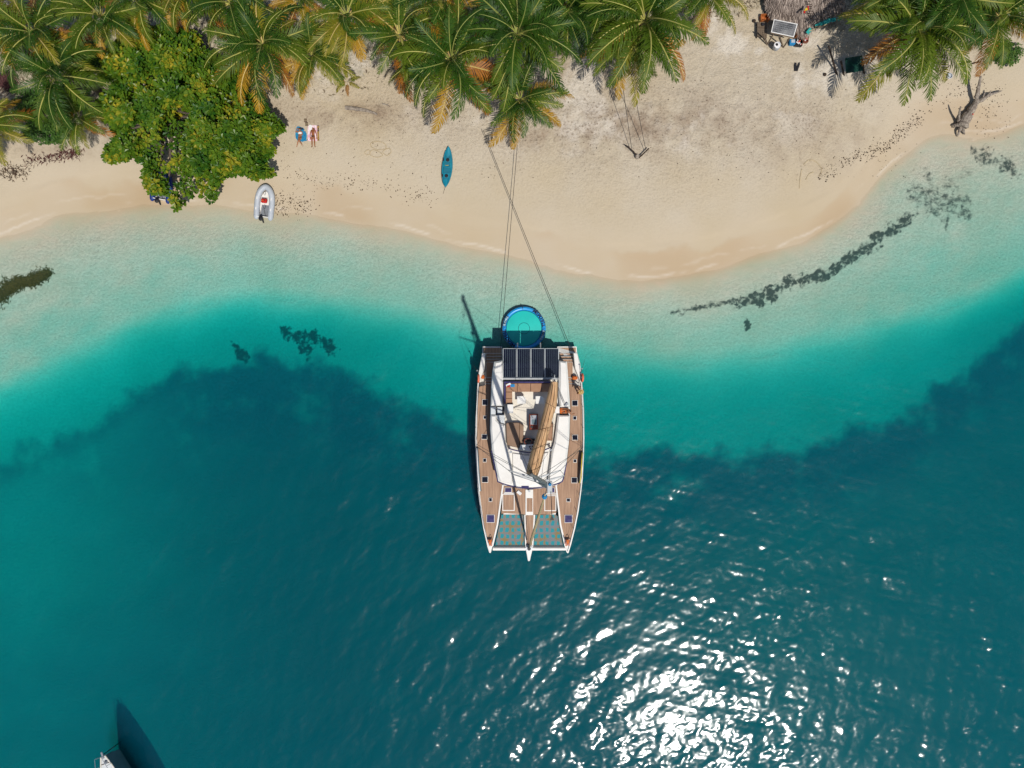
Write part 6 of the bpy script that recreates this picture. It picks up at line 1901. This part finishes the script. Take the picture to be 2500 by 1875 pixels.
# dark green tarp tied between leaning poles under the widest palm
tp = thing('green_tarp', 'dark green tarpaulin slung on leaning poles under the widest palm', 'tarpaulin', G(2082, 165))
M['tarp'] = pmat('green_tarp_cloth', lin('0f5a4c', 0.6), lin('0a4438', 0.6), 2, 0.55, 0.3, 6, 0.1)
tv, tf = [], []
for i in range(7):
    for j in range(6):
        x = 2063 + i * 7 + j * 0.5; y = 142 + j * 7.5 - i * 1.2
        tv.append(P(x, y, 1.95 + 0.12 * math.sin(i * 1.4 + j) - 0.10 * math.sin(math.pi * i / 6) * math.sin(math.pi * j / 5) * 2))
for i in range(6):
    for j in range(5):
        q = i * 6 + j
        tf.append((q, q + 6, q + 7, q + 1))
tv2 = [p - Vector((0, 0, 0.02)) for p in tv]
MB().add(tv, tf).add(tv2, [f[::-1] for f in tf]).build('cloth', M['tarp'], tp, True)
for a, c, h in (((2023, 112), (2044, 186), 2.6), ((2053, 149), (2061, 186), 2.0), ((2105, 145), (2110, 182), 2.0)):
    MB().tube([P(*a, h), G(*c, -0.1)], 0.075, 7).build('pole', M['darkwood'], tp)
o = thing('lying_log', 'dark log and sticks lying on the sand right of the widest palm', 'log', G(2365, 155))
gnarl([G(2342, 158, 0.08), G(2362, 152, 0.10), G(2372, 150, 0.08)], [0.09, 0.08, 0.05], 'log', o, 61, 7, 'darkwood')
gnarl([G(2374, 155, 0.06), G(2390, 151, 0.06)], [0.06, 0.04], 'stick', o, 62, 6, 'darkwood')
o = thing('bent_pole', 'thin grey pole lying along the edge of the palm shade on the right', 'pole', G(2300, 185))
gnarl([G(2255, 212, 0.05), G(2290, 185, 0.10), G(2320, 160, 0.08)], [0.04, 0.045, 0.03], 'pole', o, 63, 6)
# broken pale shell of a bucket
c = G(2317, 186)
o = MB().lathe(c, [(0.22, 0.0), (0.25, 0.10), (0.2, 0.12), (0.18, 0.02)], 12).build('broken_bucket', M['hypalon'])
tag(o, 'broken pale bucket half buried in the sand above the driftwood', 'bucket')

# ------------------------------------------------------------------ anchored yacht at the bottom left, only its bow in view
bow = P(252, 1846, 1.75)
yt = thing('anchored_yacht', 'grey-hulled yacht with only its bow showing at the bottom left', 'yacht', (bow.x + 1.0, bow.y - 3, 0))
ax_ = (P(290, 1960, 1.75) - bow); ax_.z = 0; ax_.normalize(); sd_ = Vector((-ax_.y, ax_.x, 0))
LEN = 12.5
def yb(s):
    return 1.95 * (math.sin(math.pi * min(0.5, 0.02 + s * 0.62)) ** 0.85) * (1 if s < 0.8 else 1 - 0.25 * (s - 0.8) / 0.2)
def ring_at(s, z, k):
    c_ = bow + ax_ * (s * LEN)
    return [Vector((c_.x, c_.y, z)) + sd_ * (yb(s) * k * g_) for g_ in (-1, 1)]
NS = 18
vs, fs = [], []
for i in range(NS + 1):
    s = i / NS
    for z, k, ds in ((1.75 - 0.3 * s, 1.0, 0), (0.9, 0.97, 0.012), (0.0, 0.86, 0.03), (-0.45, 0.35, 0.05)):
        ss = min(1, s + ds * (1 - s))
        vs += ring_at(ss, z, k)
for i in range(NS):
    for k in range(3):
        for g_ in (0, 1):
            q = i * 8 + k * 2 + g_
            f_ = (q, q + 2, q + 10, q + 8)
            fs.append(f_ if g_ else f_[::-1])
fs.append(tuple(range(0, 8, 2)) + tuple(range(7, 0, -2)))
e0_ = NS * 8
fs.append(tuple(e0_ + k for k in (0, 2, 4, 6)) + tuple(e0_ + k for k in (7, 5, 3, 1)))
MB().add(vs, fs).build('hull', M['hullgrey'], yt, 50)
dk = [ring_at(i / NS, 0, 0.97)[0] for i in range(NS + 1)] + [ring_at(i / NS, 0, 0.97)[1] for i in range(NS, -1, -1)]
MB().prism([(p.x, p.y) for p in dk], 1.5, 1.76).build('deck', M['gelgrey'], yt)
for g_ in (0, 1):
    MB().tube([ring_at(i / NS, 1.80 - 0.2 * i / NS, 0.97)[g_] for i in range(NS + 1)], 0.05, 6).build('toe_rail', M['cream'], yt)
ck = [ring_at(s, 0, k)[g_] for s, k, g_ in ((0.28, 0.15, 0), (0.4, 0.5, 0), (0.75, 0.6, 0), (0.75, 0.6, 1), (0.4, 0.5, 1), (0.28, 0.15, 1))]
MB().prism([(p.x, p.y) for p in ck], 1.7, 2.15, 0.08).build('cabin_top', M['gelcoat'], yt)
pp = [ring_at(0.16, 2.4, 0.95)[0], ring_at(0.05, 2.45, 1.1)[0], bow - ax_ * 0.15 + sd_ * -0.28 + Vector((0, 0, 0.7)), bow - ax_ * 0.15 + sd_ * 0.28 + Vector((0, 0, 0.7)), ring_at(0.05, 2.45, 1.1)[1], ring_at(0.16, 2.4, 0.95)[1]]
MB().tube(pp, 0.02, 6).build('pulpit_rail', M['steel'], yt)
for p in pp:
    MB().tube([p, Vector((p.x, p.y, 1.75)) + ax_ * 0.1], 0.018, 5).build('pulpit_leg', M['steel'], yt)
MB().rbox(bow - ax_ * 0.1 + Vector((0, 0, 0.06)), (0.16, 0.55, 0.10), 0.02, math.atan2(ax_.y, ax_.x) + math.pi / 2).build('bow_roller', M['steel'], yt)
MB().lathe(bow + ax_ * 0.5 + Vector((0.1, 0, 0.02)), [(0.12, 0), (0.14, 0.1), (0.08, 0.2)], 12).build('windlass', M['steel'], yt)
ch = [bow - ax_ * 0.1 + Vector((0, 0, 0.05))]; e_ = P(296, 1810, -1.0)
MB().tube([ch[0], ch[0].lerp(e_, 0.6), e_], 0.04, 5).build('anchor_chain', M['line'], yt)
for s in (0.05, 0.1, 0.2, 0.3):
    MB().tube([ring_at(s, 1.8, 0.9)[1], ring_at(s, 1.8, 0.9)[0]], 0.02, 5).build('deck_line', M['seam'], yt)
